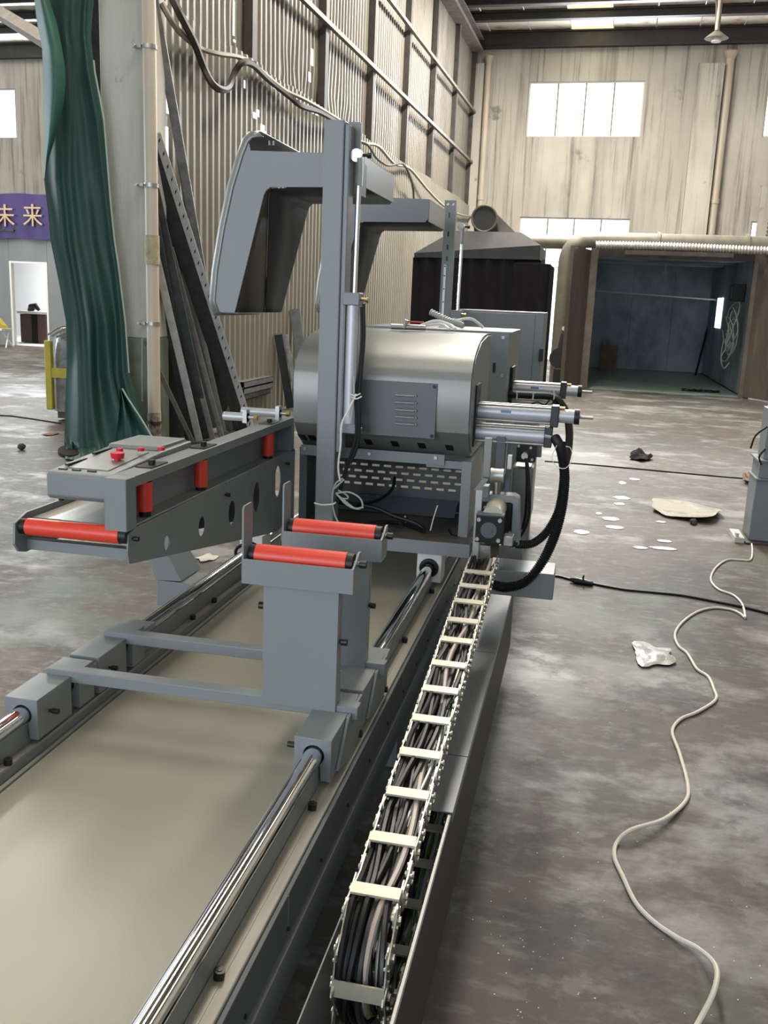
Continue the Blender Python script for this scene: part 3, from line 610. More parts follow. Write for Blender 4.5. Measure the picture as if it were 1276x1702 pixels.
# ---- sliding roller stand
def roller_stand(label):
    Y = 1.77; t = thing('roller_stand', label, 'roller stand', (-0.75, Y, 0.56), 'red roller stands sliding on the guide rails')
    B().box(-1.115, -0.400, Y, Y+0.034, 0.541, 0.568).build('cross_bar', M_paint, t, bev=.002)
    for X in (XL, XR):
        b = B(); n = 14
        for (a0, a1, zt) in ((Y-0.135, Y, 0.556), (Y+0.034, Y+0.10, 0.556)):
            poly = [(X-0.040, 0.476), (X-0.040, zt), (X+0.036, zt), (X+0.036, 0.476)]
            arc = [(X+0.0215*math.cos(a), ZRL+0.0215*math.sin(a)) for a in [PI*(-0.3+1.6*i/n) for i in range(n+1)]]
            b.prism([(X+0.036, 0.4665), (X+0.036, zt), (X-0.040, zt), (X-0.040, 0.4665), (X-0.015, 0.4665)]+[(q[0], q[1]) for q in reversed(arc)]+[(X+0.015, 0.4665)], 'Y', a0, a1)
        b.box(X-0.040, X+0.036, Y+0.1, Y+0.165, 0.530, 0.5445)
        b.build('slide_block', M_paint, t, bev=.0015)
    B().prism([(Y-0.10, 0.475), (Y-0.02, 0.556), (Y+0.10, 0.556), (Y+0.10, 0.475), (Y+0.03, 0.459), (Y-0.02, 0.459)], 'X', -0.418, -0.412).build('gusset_plate', M_paint, t)
    c = B(); a, e = at(437, 1160, Y=Y), at(563, 985, Y=Y)
    x0, x1 = a.x, at(561, 1080, Y=Y).x
    z0, z1 = 0.556, at(500, 975, Y=Y).z+0.002
    sheet2d('post', [(x0, z0), (x1, z0), (x1, z1), (x0, z1)], [], 0.004, M_paint, t, lambda p, q, r: Vector((p, Y-0.004+r, q)))
    slot = [(Y+0.012, 0.70), (Y+0.018, 0.70), (Y+0.018, 0.775), (Y+0.012, 0.775)]
    sheet2d('post_side', [(Y-0.002, 0.568), (Y+0.032, 0.568), (Y+0.032, z1), (Y-0.002, z1)], [slot], 0.004, M_paint, t, lambda p, q, r: Vector((x1-0.002+r, p, q)))
    sheet2d('post_side', [(Y-0.002, 0.568), (Y+0.032, 0.568), (Y+0.032, z1), (Y-0.002, z1)], [], 0.004, M_paint, t, lambda p, q, r: Vector((x0+0.002+r, p, q)))
    bolt(t, (x1, Y+0.015, 0.705), (1, 0, 0), .008, .012, .004); bolt(t, (x0, Y+0.015, 0.765), (-1, 0, 0), .008, .012, .004)
    hx0, hx1 = -0.648, -0.420; hz0, hz1 = z1-0.004, z1+0.048
    b = B(); b.box(hx0, hx1, Y-0.012, Y-0.008, hz0, hz1).box(hx0, hx1, Y+0.062, Y+0.066, hz0, hz1).box(hx0, hx1, Y-0.008, Y+0.062, hz0, hz0+0.004)
    b.build('roller_tray', M_paint, t)
    B().prism([(Y-0.012, hz0), (Y-0.012, hz1), (Y+0.012, hz1+0.008), (Y+0.034, hz1+0.022), (Y+0.050, hz1+0.022), (Y+0.050, hz0+0.012), (Y+0.04, hz0)], 'X', hx1, hx1+0.004).build('end_plate', M_paint, t)
    B().prism([(Y-0.012, hz0), (Y-0.012, hz1+0.104), (Y-0.006, hz1+0.110), (Y+0.034, hz1+0.110), (Y+0.040, hz1+0.104), (Y+0.040, hz0)], 'X', hx0-0.004, hx0).build('stop_plate', M_paint, t)
    zc, yc = hz1+0.002, Y+0.025
    r_ = B().cyl((hx0+0.016, yc, zc), (hx1-0.018, yc, zc), 0.0225, 28).build('roller', M_red, t)
    tag(r_, 'glossy red roller')
    for a0, a1 in ((hx0+0.004, hx0+0.016), (hx1-0.018, hx1-0.004)): B().cyl((a0, yc, zc), (a1, yc, zc), 0.0205, 24).build('bearing_cap', M_black, r_)
    B().cyl((hx0-0.004, yc, zc), (hx1+0.006, yc, zc), 0.006, 10).build('axle', M_steel, r_)
    bolt(t, (hx1+0.004, yc, zc), (1, 0, 0), .008, .014, .004)
    for X, yy in ((XL+0.036, Y-0.09), (XL+0.036, Y+0.075)): bolt(t, (X, yy, 0.515), (1, 0, 0), .006, .014, .008)
    bolt(t, (XR-0.040, Y-0.105, 0.522), (-1, 0, 0), .006, .014, .008); bolt(t, (XR+0.036, Y+0.085, 0.47), (1, 0, 0), .0085, .012)
    return t
rs = roller_stand('front grey sliding stand with a red roller, nearer the camera')
dup(rs, (0.004, 0.252, 0), 'rear grey sliding stand with a red roller, partly hidden behind the front one')
# ---- infeed support arm (left)
sa = thing('roller_table', 'grey support arm with upright red rollers, tapered side panel and light tray', 'roller table', (-1.15, 2.6, 0.30))
Xp = -1.0
def py2(px, py, X=Xp): p = at(px, py, X=X); return (p.y, p.z)
holes = [ell(*py2(278, 902), .017, .021), ell(*py2(336, 875), .025, .029), ell(*py2(386, 852), .032, .038), ell(*py2(427, 826), .036, .050), ell(*py2(462, 800), .036, .056)]
sheet2d('side_panel', [(1.95, .772), (1.942, .800), (1.95, .842), (1.975, .850), (3.20, .858), (3.24, .858), (3.24, .600), (3.02, .596)], holes, 0.004, M_paint, sa, lambda a, b, c: Vector((Xp-0.002+c, a, b)))
YB0, YB1, ZB1 = 1.94, 3.225, 0.975
b = B(); b.box(-1.056, -1.0, YB0+0.05, YB1, ZB1-0.026, ZB1); b.box(-1.056, -1.052, YB0+0.05, YB1, 0.855, ZB1-0.026); b.box(-1.052, -1.004, YB0+0.05, YB1, 0.852, 0.857)
b.build('channel_beam', M_paint, sa, bev=.0015)
B().box(-1.056, -1.0, YB0, YB0+0.05, 0.850, ZB1).build('beam_end', M_paint, sa, bev=.002)
B().box(-1.056, -1.0, YB1-0.03, YB1, 0.853, ZB1-0.027).build('beam_end', M_paint, sa)
for (px, pt, pb) in [(241, 797, 853), (334, 763, 812), (446, 720, 760)]:
    q = at(px, (pt+pb)/2, X=-1.022)
    z0 = at(px, pb, X=-1.01).z
    z0 = max(z0, .866); r_ = B().cyl((-1.023, q.y, z0), (-1.023, q.y, 0.944), 0.0185, 24).build('upright_roller', M_red, sa)
    B().cyl((-1.023, q.y, 0.859), (-1.023, q.y, z0), 0.015, 16).build('bearing_cap', M_black, r_)
    p = at({241: 241, 334: 336, 446: 447}[px], {241: 771, 334: 741, 446: 702}[px], Z=ZB1+.002)
    B().box(-1.050, -1.006, p.y-0.045, p.y+0.045, ZB1, ZB1+0.003).cyl((-1.028, p.y, ZB1+.003), (-1.028, p.y, ZB1+.014), .009, 10).build('roller_mount', M_blackm, sa)
for (px, py) in [(220, 895), (374, 822), (376, 803), (408, 789), (474, 770)]:
    p = at(px, py, X=Xp); bolt(sa, (Xp, p.y, p.z), (1, 0, 0), .006, .012, .004) if py not in (803, 789) else B().cyl((Xp, p.y, p.z), (Xp+.003, p.y, p.z), .004, 10).build('rivet', M_steel, sa)
b = B().box(-1.278, -1.004, 2.0, 3.15, 0.846, 0.850).build('tray_deck', M_plate, sa)
B().prism([(1.93, 0.850), (1.925, 0.80), (1.94, 0.778), (1.97, 0.770), (2.05, 0.772), (3.15, 0.70), (3.15, 0.866), (1.98, 0.866)], 'X', -1.286, -1.280).build('side_plate', M_paint, sa)
B().prism([(2.15, .775), (2.15, .845), (3.2, .845), (3.2, .655), (2.9, .665)], 'X', -1.064, -1.060).build('hole_backing', M_inner, sa)  # added dark plate, stands for the shaded interior behind the panel holes
r_ = B().cyl((-1.262, 1.955, 0.838), (-1.022, 1.955, 0.838), 0.0205, 28).build('end_roller', M_red, sa)
for a0, a1 in ((-1.280, -1.262), (-1.022, -1.004)): B().cyl((a0, 1.955, 0.838), (a1, 1.955, 0.838), 0.019, 20).build('bearing_cap', M_black, r_)
B().box(-1.280, -1.004, 1.975, 2.0, 0.775, 0.800).build('cross_tie', M_paint, sa)
def quadY(pix, Y): return [(lambda p: (p.x, p.z))(at(a, b_, Y=Y)) for a, b_ in pix]
B().prism(quadY([(246, 925), (280, 925), (301, 966), (259, 964)], 3.0), 'Y', 3.0, 3.16).build('leg', M_paint, sa)
B().prism([(quadY([(280, 905)], 3.0)[0][0]-.06, .59), (quadY([(280, 905)], 3.0)[0][0], .59), (quadY([(280, 905)], 3.0)[0][0], .46), (quadY([(301, 966)], 3.0)[0][0], .385), (quadY([(301, 966)], 3.0)[0][0]-.05, .385)], 'Y', 3.02, 3.18).build('leg_rear', M_paint, sa)
fx = quadY([(260, 966)], 3.0)[0][0]
B().box(fx, -1.135, 3.0, 3.14, 0.29, 0.384).build('foot_arm', M_paint, sa, bev=.003)
for (x0, y0, x1, y1, yy) in [(402, 676, 466, 690, 3.12), (372, 703, 412, 717, 3.0)]:
    p, q = at(x0, (y0+y1)/2, Y=yy), at(x1, (y0+y1)/2, Y=yy); z = max(p.z, ZB1+.018)
    cy_ = B().cyl((p.x, yy, z), (q.x, yy, z), 0.0145, 20).build('air_cylinder', M_anod, sa)
    B().cyl((q.x, yy, z), (q.x+.03, yy, z), .006, 10).build('piston_rod', M_steel, cy_); B().box(q.x-.014, q.x, yy-.016, yy+.016, ZB1, z+.026).build('mount_bracket', M_alu, cy_)
    B().cyl((q.x+.022, yy, z), (q.x+.034, yy, z), .010, 6).build('lock_nut', M_brass, cy_)
# ---- control console
cs = thing('control_console', 'low grey push-button console tilted beside the support arm with a red stop knob', 'control panel', (-1.15, 2.2, 0.90))
P0 = at(88, 782, Z=.972); P1 = at(195, 747, Z=.985)
prof = [(1.985, .905), (1.975, .915), (1.975, .966), (1.985, .972), (2.26, .988), (2.45, .990), (2.45, .905)]
B().prism(prof, 'X', -1.222, -1.060).build('console_box', M_paint, cs, bev=.003)
B().prism([(2.26, .9885), (2.27, .998), (2.44, .998), (2.45, .9905)], 'X', -1.215, -1.075).build('raised_lid', M_paint, cs, bev=.002)
B().prism([(2.02, .9745), (2.02, .9765), (2.235, .9890), (2.235, .9870)], 'X', -1.19, -1.085).build('key_plate', M_cover, cs)
for (px, py) in [(203, 764)]:
    p = at(px, py, Z=.985); z = .976
    B().cyl((-1.115, p.y, z), (-1.115, p.y, z+.012), .009, 16).cyl((-1.115, p.y, z+.012), (-1.115, p.y, z+.026), .016, 24, .018).build('stop_knob', M_redb, cs)
for (px, py, m_) in [(199, 751, M_redb), (234, 750, M_redb), (268, 749, M_redb)]:
    p = at(px, py, Z=.995); B().cyl((p.x, min(2.43, p.y), .996), (p.x, min(2.43, p.y), 1.004), .009, 16).build('push_button', m_, cs)
for x0 in (-1.205, -1.17, -1.13): B().box(x0, x0+.022, 2.0, 2.006, .9735, .9765).build('label_slot', M_blackm, cs)
for yy in (2.03, 2.16): B().box(-1.205, -1.196, yy, yy+.09, .9745+.0582*(yy-1.985), .9775+.0582*(yy+.045-1.985)).build('edge_slot', M_blackm, cs)
B().cyl((-1.2, 2.0, .898), (-1.2, 2.0, .905), .006, 10).cyl((-1.2, 2.43, .898), (-1.2, 2.43, .905), .006, 10).build('rubber_foot', M_black, cs)
B().box(-1.10, -1.060, 2.2, 2.4, .8505, .905).build('mounting_block', M_paint, cs)
# ---- saw heads
def air_cyl(parent, x0, xh, x1, xe, y, z, r, zb0, zb1, name='clamp_cylinder', sticker=True, rods=True):
    c = B().cyl((x0-0.02, y, z), (xh, y, z), r, 28).build(name, M_anod, parent)
    if rods:
        for (dy, dz) in ((-1, 1), (-1, -1), (1, 1), (1, -1)): B().cyl((x0, y+dy*r*1.02, z+dz*r*1.02), (xh, y+dy*r*1.02, z+dz*r*1.02), .0042, 8).build('tie_rod', M_steel, c)
    B().box(xh, xh+.027, y-r*1.3, y+r*1.3, zb0, zb1).build('cylinder_head', M_endcap, c, bev=.003)
    if x1 > xh+.03:
        B().cyl((xh+.027, y, z), (x1, y, z), r*.92, 28).build('rear_tube', M_anod, c)
        B().cyl((x1, y, z), (x1+.018, y, z), r*1.03, 24).build('end_cap', M_black, c)
        B().cyl((x1+.018, y, z), (xe, y, z), .0055, 10).build('adjust_stud', M_alu, c)
        B().cyl((xh+.027, y-.005, z+r*1.05), (xh+.046, y-.005, z+r*1.05), .006, 10).build('air_fitting', M_brass, c)
    if sticker: B().box(x0+.09, x0+.125, y-r-.0006, y-r+.0008, z+.001, z+.010).build('sticker', M_blue, c)
    return c
def hood(Y0, label, name='safety_hood'):
    t = thing(name, label, 'guard hood', (-1.02, Y0+.25, 1.33), 'C shaped lift-up hoods over the saw heads')
    outer = [(-1.262, 1.333), (-1.277, 1.371), (-1.268, 1.47), (-1.243, 1.613), (-1.211, 1.75), (-1.178, 1.85), (-1.160, 1.893), (-1.145, 1.907)]
    inner = [(-1.207, 1.334), (-1.106, 1.725), (-1.098, 1.742), (-1.083, 1.753), (-0.78, 1.757), (-0.770, 1.768)]
    front = outer[:-1] + [(-1.155, 1.868), (-0.765, 1.860)] + [(-0.765, 1.775)] + list(reversed(inner))
    sheet2d('front_plate', front, [], .004, M_paint, t, lambda a, b, c: Vector((a, Y0+.018+c, b)))
    # rounded outer skin: lip in front, then straight back
    def off(d):
        out = []
        for i, q in enumerate(outer):
            a = outer[max(0, i-1)]; e = outer[min(len(outer)-1, i+1)]; tx, tz = e[0]-a[0], e[1]-a[1]; L_ = math.hypot(tx, tz)
            out.append((q[0]-tz/L_*d, q[1]+tx/L_*d))
        return out
    secs = [(Y0+.022, 0.0), (Y0+.014, .001), (Y0+.012, .006), (Y0+.018, .022), (Y0+.034, .033), (Y0+.07, .038), (Y0+.53, .038)]
    ext = lambda pts, d: pts + [(-1.07, 1.925+d*.5)]
    rings = []
    for (Y, d) in secs:
        pts = off(d); pts = pts+[(pts[-1][0]+.035, pts[-1][1]+.004)]
        rings.append([(a, Y, b) for a, b in pts])
    sk = B().loft(rings, cap=False, closed=False).build('outer_skin', M_cover, t, smooth=70)
    m = sk.modifiers.new('thick', 'SOLIDIFY'); m.thickness = .003
    # inner faces of the limb and the underside of the arm
    mid = [Y0+.34, Y0+.075, Y0+.06, Y0+.05, Y0+.034, Y0+.034]
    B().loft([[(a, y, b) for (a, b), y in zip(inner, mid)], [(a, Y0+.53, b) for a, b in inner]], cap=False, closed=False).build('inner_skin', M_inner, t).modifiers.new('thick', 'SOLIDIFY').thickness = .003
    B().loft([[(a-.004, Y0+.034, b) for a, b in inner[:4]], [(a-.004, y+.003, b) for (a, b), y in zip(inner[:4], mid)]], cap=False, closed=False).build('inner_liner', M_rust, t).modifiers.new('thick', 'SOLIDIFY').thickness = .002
    B().box(-1.262, -1.20, Y0+.03, Y0+.53, 1.331, 1.334).build('bottom_flange', M_paint, t)
    B().prism([(-1.250, 1.336), (-1.246, 1.352), (-1.222, 1.354), (-1.204, 1.336)], 'Y', Y0+.045, Y0+.05).build('hinge_tab', M_cover, t)
    for x in (-1.24, -1.215): B().cyl((x, Y0+.043, 1.345), (x, Y0+.046, 1.345), .004, 10).build('tab_hole', M_blackm, t)
    B().box(-0.769, -0.765, Y0+.032, Y0+.53, 1.762, 1.858).build('end_plate', M_cover, t)
    B().box(-1.05, -0.765, Y0+.034, Y0+.53, 1.857, 1.861).build('top_plate', M_paint, t)
    bk = outer[:-1] + [(-1.05, 1.858), (-0.765, 1.858), (-0.765, 1.775)] + list(reversed(inner))
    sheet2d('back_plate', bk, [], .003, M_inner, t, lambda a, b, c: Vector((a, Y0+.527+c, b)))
    for px in (-1.12, -1.135): B().cyl((px, Y0+.15, 1.905), (px, Y0+.15, 1.92), .006, 8).build('hinge_pin', M_steel, t)
    return t
hood(3.15, 'near grey C shaped sheet-metal hood raised above the front saw cover')
hood(4.48, 'far grey C shaped hood raised over the rear saw head, behind the front one')
def saw_cover(parent, Yf, sgn=1, X0=-.955, X1=-.355):
    pr_ = [(.125, .884), (.045, .940), (.008, .978), (0, 1.04), (0, 1.148), (.018, 1.185), (.06, 1.222), (.12, 1.250), (.20, 1.272), (.30, 1.287), (.42, 1.293), (.55, 1.290), (.55, .884)]
    P = [(Yf+sgn*a, z) for a, z in pr_]
    sm = [(Yf+sgn*v.x, v.y) for v in [Vector((q.x, q.y)) for q in cat([(a, z, 0) for a, z in pr_[4:11]], 4)]]
    poly = P[:4] + sm + P[11:]
    c = B().prism(poly, 'X', X0, X1).build('saw_cover', M_cover, parent, smooth=30)
    B().prism([(Yf+sgn*a, z) for a, z in [(.11, .90), (.05, .945), (.02, .98), (.015, 1.15), (.08, 1.225), (.22, 1.268), (.42, 1.285), (.54, 1.283), (.54, .90)]], 'X', X1, X1+.004).build('cover_end', M_paint, c)
    return c
h1 = thing('saw_head', 'front saw head with rounded grey cover, lift post, cylinders and servo motor', 'saw head', (-0.65, 3.3, .575), 'saw heads on the bed')
b = B(); b.box(-.97, -.318, 3.0, 3.006, .575, .622).box(-.97, -.318, 3.006, 3.95, .612, .6185).box(-.97, -.962, 3.006, 3.95, .575, .612).box(-.326, -.318, 3.006, 3.95, .575, .612).build('base_frame', M_grime, h1)
B().box(-.97, -.318, 2.996, 3.0, .576, .621).build('base_lip', M_paint, h1)
for X in (XR, XL):
    bb = B().box(X-.042, X+.042, 3.03, 3.12, ZRL-.050, .574).build('bearing_block', M_white, h1, bev=.002)
    k = B(); n = 20
    k.tube([(X+.026*math.cos(2*PI*i/n), 3.026, ZRL+.026*math.sin(2*PI*i/n)) for i in range(n+1)], .0075, 8).build('seal_ring', M_black, bb)
B().tube(cat([at(a, c, Y=3.02) for a, c in [(395, 935), (392, 915), (404, 905), (418, 906)]], 6), .006, 6).build('cable', M_black, h1)
B().prism([(3.56, .66), (3.86, .755), (3.86, .76), (3.56, .665)], 'X', -.95, -.36).build('slot_reflector', M_plate, h1)  # added pale plate, catches light from above to brighten the screen slots
# back screen with slots
sl = []
for r_i in range(4):
    for i in range(15):
        a = -.90+.046*i+(.023 if r_i % 2 else 0)
        if a > -.40: continue
        z = .775-.025*r_i
        sl.append([(a, z), (a+.029, z), (a+.029, z+.009), (a, z+.009)])
sheet2d('perforated_screen', [(-.955, .621), (-.355, .621), (-.355, .80), (-.955, .80)], sl, .003, M_perf, h1, lambda a, b_, c: Vector((a, 3.47+c, b_)))
B().prism([(3.36, .621), (3.44, .665), (3.44, .668), (3.355, .623)], 'X', -.93, -.42).build('deflector', M_panel, h1)
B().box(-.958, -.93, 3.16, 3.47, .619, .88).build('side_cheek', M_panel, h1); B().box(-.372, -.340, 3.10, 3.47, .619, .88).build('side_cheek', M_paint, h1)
B().prism([(3.13, .857), (3.13, .893), (3.134, .893), (3.134, .861), (3.20, .861), (3.20, .857)], 'X', -.945, -.437).build('apron', M_paint, h1)
B().box(-.50, -.352, 3.14, 3.18, .846, .872).build('apron_step', M_paint, h1)
B().prism([(3.18, .855), (3.46, .79), (3.46, .785), (3.18, .850)], 'X', -.95, -.36).build('chip_plate', M_panel, h1)
for (px, py) in [(507, 745), (614, 754), (724, 761)]:
    p = at(px, py, Y=3.13); bolt(h1, p, (0, -1, 0), .006, .005, 0, M_steel)
cv = saw_cover(h1, 3.065)
a, c = at(594, 630, Y=3.062), at(727, 640, Y=3.062); d_ = at(724, 730, Y=3.062)
pn = B().box(a.x-.04, c.x, 3.059, 3.065, d_.z, c.z+.004).build('access_panel', M_panel, h1, bev=.001)
for (px, py) in [(722, 643), (717.5, 725)]:
    p = at(px, py, Y=3.058); B().cyl((p.x, 3.056, p.z), (p.x, 3.060, p.z), .006, 12).build('screw', M_black, pn)
for py in (657, 669, 681.5, 693, 704.5):
    p, q = at(657, py-1, Y=3.055), at(693, py, Y=3.055)
    B().prism([(3.059, p.z-.005), (3.050, p.z-.002), (3.050, p.z+.001), (3.059, p.z+.006)], 'X', p.x, q.x-.004).cyl((q.x-.005, 3.0595, p.z), (q.x-.005, 3.050, p.z), .004, 8).build('louvre', M_cover, pn)
for px, py in [(501, 728), (518, 728), (611, 736), (655, 739), (700, 742), (746, 746)]:
    p = at(px, py, Y=3.13); n_ = Vector((0, -.056, -.08)).normalized()
    x_, z_ = p.x, .918; yy = 3.065+.045+(.94-z_)/(.94-.884)*.08
    b = B(); hw, hh = .014, .019
    t_ = Vector((0, .08, -.056)).normalized(); c0 = Vector((x_, yy, z_))
    b.loft([[c0+Vector((-hw, 0, 0))-t_*hh+n_*k, c0+Vector((hw-.003, 0, 0))-t_*hh+n_*k, c0+Vector((hw, 0, 0))+t_*hh+n_*k, c0+Vector((-hw+.003, 0, 0))+t_*hh+n_*k] for k in (-.002, .0015)]).build('vent_slot', M_black, cv)
# lift post, slotted plate, lift cylinder
po = at(540, 193, Y=2.99)
B().box(-.846, -.781, 2.975, 3.045, .6225, po.z-.012).build('lift_post', M_paint, h1, bev=.004)
B().box(-.780, -.764, 2.98, 3.045, .90, 1.92).build('post_channel', M_paint, h1, bev=.003)
a, c = at(579, 203, Y=3.05), at(597, 323, Y=3.05)
sp = sheet2d('slotted_plate', [(a.x, c.z), (c.x, c.z), (c.x, a.z-.004), (c.x-.004, a.z), (a.x, a.z)], [[(a.x+.010, a.z-.075), (a.x+.019, a.z-.075), (a.x+.019, a.z-.015), (a.x+.010, a.z-.015)], [(a.x+.008, c.z+.012), (a.x+.017, c.z+.012), (a.x+.017, c.z+.065), (a.x+.008, c.z+.065)]], .006, M_paint, h1, lambda p, q, r: Vector((p, 3.05+r, q)))
B().box(a.x, c.x-.002, 3.056, 3.15, c.z, c.z+.10).build('hanger_block', M_panel, h1)
def lift_cyl(parent, x, y, zb, zm, zt):
    c = B().cyl((x, y, zb+.02), (x, y, zm-.02), .0235, 28).build('lift_cylinder', M_anod, parent)
    B().box(x-.032, x+.032, y-.030, y+.030, zb-.01, zb+.022).build('cylinder_base', M_paint, c, bev=.003)
    B().box(x-.030, x+.026, y-.028, y+.028, zm-.028, zm+.012).build('cylinder_head', M_paint, c, bev=.003)
    B().cyl((x+.002, y, zm), (x+.006, y, zt), .0085, 16).build('piston_rod', M_chrome, c)
    B().cyl((x+.006, y, zt-.09), (x+.006, y, zt), .012, 6).build('rod_nut', M_steel, c)
    B().cyl((x-.004, y-.008, zt), (x-.004, y+.008, zt), .020, 18).cyl((x+.005, y-.012, zt+.002), (x+.005, y+.012, zt+.002), .011, 14).build('rod_eye', M_steel, c)
    B().cyl((x+.0, y, zt), (x+.045, y, zt+.002), .005, 10).cyl((x+.030, y, zt), (x+.044, y, zt), .009, 6).build('eye_bolt', M_blackm, c)
    for (dx, dy) in ((-1, -1), (1, -1), (-1, 1), (1, 1)): B().cyl((x+dx*.022, y+dy*.022, zb+.02), (x+dx*.022, y+dy*.022, zm-.02), .0028, 6).build('tie_rod', M_steel, c)
    B().cyl((x+.026, y-.01, zm-.008), (x+.046, y-.012, zm-.010), .006, 8).cyl((x+.046, y-.012, zm-.010), (x+.052, y-.012, zm-.010), .009, 8).build('air_fitting', M_brass, c)
    B().cyl((x+.030, y-.01, zb+.008), (x+.046, y-.012, zb+.006), .006, 8).build('air_fitting', M_alu, c)
    return c
lift_cyl(h1, -.742, 3.005, .975, 1.405, at(592, 258, Y=3.0).z)
def hose(parent, px, Y, r, m_, name='hose', n=6, seg=6):
    pts = [at(q[0], q[1], Y=(q[2] if len(q) > 2 else Y)) for q in px]
    return B().tube(cat(pts, seg), r, n).build(name, m_, parent)
hose(h1, [(601, 510), (602, 560), (598, 610), (591, 655), (593, 700), (590, 735), (575, 780), (566, 812), (560, 835)], 2.965, .0065, M_black, 'air_hose', 8)
hose(h1, [(604, 505), (605, 560), (600, 620), (596, 665), (597, 705), (594, 740), (582, 770)], 2.955, .005, M_black, 'air_hose', 8)
hose(h1, [(592, 655), (580, 680), (568, 705), (566, 740), (562, 775), (565, 800)], 2.95, .0035, M_white, 'air_hose', 6)
hose(h1, [(588, 625), (588, 660), (583, 700)], 2.955, .003, M_clear, 'air_hose', 6)
for (px, py) in [(590, 655), (592, 660)]: hose(h1, [(px-8, py), (px, py+3), (px+9, py-1)], 2.945, .0022, M_white, 'cable_tie', 5, 3)
for k, lst in enumerate([[(570, 795), (557, 805), (552, 830), (556, 855), (562, 868)], [(562, 815), (575, 822), (578, 828), (568, 828), (558, 820)], [(558, 820), (580, 818), (598, 828), (602, 842), (590, 845), (570, 830), (558, 820)], [(560, 822), (575, 838), (590, 845), (604, 843)], [(556, 812), (562, 806), (572, 797)], [(522, 836), (535, 839), (552, 838), (558, 835)]]):
    hose(h1, lst, 2.955-.004*k, .0030, M_clear if k < 5 else M_white, 'air_hose', 6)
hose(h1, [(562, 835), (600, 840), (625, 845), (655, 858), (690, 870), (706, 882)], 3.15, .008, M_black, 'power_cable', 8)
hose(h1, [(656, 793, 3.4), (652, 812, 3.35), (635, 828, 3.3), (612, 836, 3.2), (590, 838, 3.1)], 3.2, .006, M_black, 'power_cable', 8)
hose(h1, [(605, 872, 3.1), (635, 868, 3.15), (665, 870, 3.2), (690, 878, 3.15), (705, 882, 3.1)], 3.1, .007, M_black, 'power_cable', 8)
hose(h1, [(673, 858, 3.25), (674, 878, 3.2)], 3.2, .003, M_white, 'cable_tie', 5)
hose(h1, [(715, 882, 3.1), (720, 862, 3.1), (727, 840, 3.1)], 3.1, .002, M_white, 'cable_tie', 5)
hose(h1, [(745, 880, 3.15), (752, 890, 3.12), (764, 893, 3.1)], 3.1, .004, M_black, 'cable_scrap', 6)
p = at(556, 880, Y=3.1); 
# valve and hoses on the cover
vz = 1.300
va = B().cyl((-.70, 3.42, vz+.004), (-.58, 3.46, vz+.004), .010, 12).cyl((-.655, 3.43, vz), (-.645, 3.43, vz+.03), .008, 8).build('air_valve', M_steel, h1)
B().box(-.645, -.585, 3.437, 3.447, vz+.022, vz+.027).build('valve_lever', M_redb, va)
B().tube(cat([(-.60, 3.46, vz+.01), (-.55, 3.5, vz+.03), (-.50, 3.5, vz+.02), (-.47, 3.46, vz+.006)], 6), .006, 6).tube(cat([(-.60, 3.47, vz+.01), (-.53, 3.49, vz+.02), (-.49, 3.45, vz+.004)], 6), .005, 6).build('white_hose', M_white, va)
pts = cat([(-.46, 3.62, vz+.015), (-.52, 3.65, vz+.03), (-.60, 3.68, vz+.06)], 30)
B().tube(pts, [.009 if i % 4 < 2 else .013 for i in range(len(pts))], 8).build('coiled_hose', M_clear, va)
# horizontal clamp cylinders
air_cyl(h1, -.355, -.096, -.018, .045, 3.25, 1.037, .0255, 1.000, 1.072)
air_cyl(h1, -.352, -.112, -.112, -.10, 3.23, .966, .0255, .932, 1.0, sticker=False)
B().box(-.352, -.345, 3.18, 3.30, .92, 1.13).build('cylinder_flange', M_black, h1)
p = at(940, 688, Y=3.24)
def ribbed(name, pts, r, parent, m_=M_black, amp=.12):
    c = cat(pts, 12); out = [c[0]]; step = .0035; acc = 0
    for a, b_ in zip(c[:-1], c[1:]):
        L_ = (b_-a).length; t = step-acc
        while t < L_: out.append(a+(b_-a)*(t/L_)); t += step
        acc = L_-(t-step)
    return B().tube(out, [r*(1+(amp if i % 2 else -amp)) for i in range(len(out))], 12).build(name, m_, parent, smooth=60)
ribbed('corrugated_hose', [at(a, b_, Y=y_) for a, b_, y_ in [(922, 727, 3.2), (932, 748, 3.15), (938, 790, 3.1), (934, 840, 3.05), (922, 888, 3.0), (902, 932, 2.96), (875, 965, 2.94), (845, 976, 2.92), (820, 972, 2.9), (806, 966, 2.9)]], .0155, h1)
ribbed('corrugated_hose', [at(a, b_, Y=y_) for a, b_, y_ in [(934, 735, 3.3), (937, 780, 3.25), (932, 830, 3.2), (922, 862, 3.18), (905, 888, 3.15), (885, 903, 3.12), (865, 905, 3.1), (848, 902, 3.08)]], .0135, h1)
hose(h1, [(905, 724), (918, 728), (926, 740)], 3.2, .006, M_clear, 'air_hose')
hose(h1, [(925, 740), (917, 760), (925, 775), (940, 778), (951, 762), (948, 745), (940, 742)], 3.05, .0012, M_white, 'wire_loop')
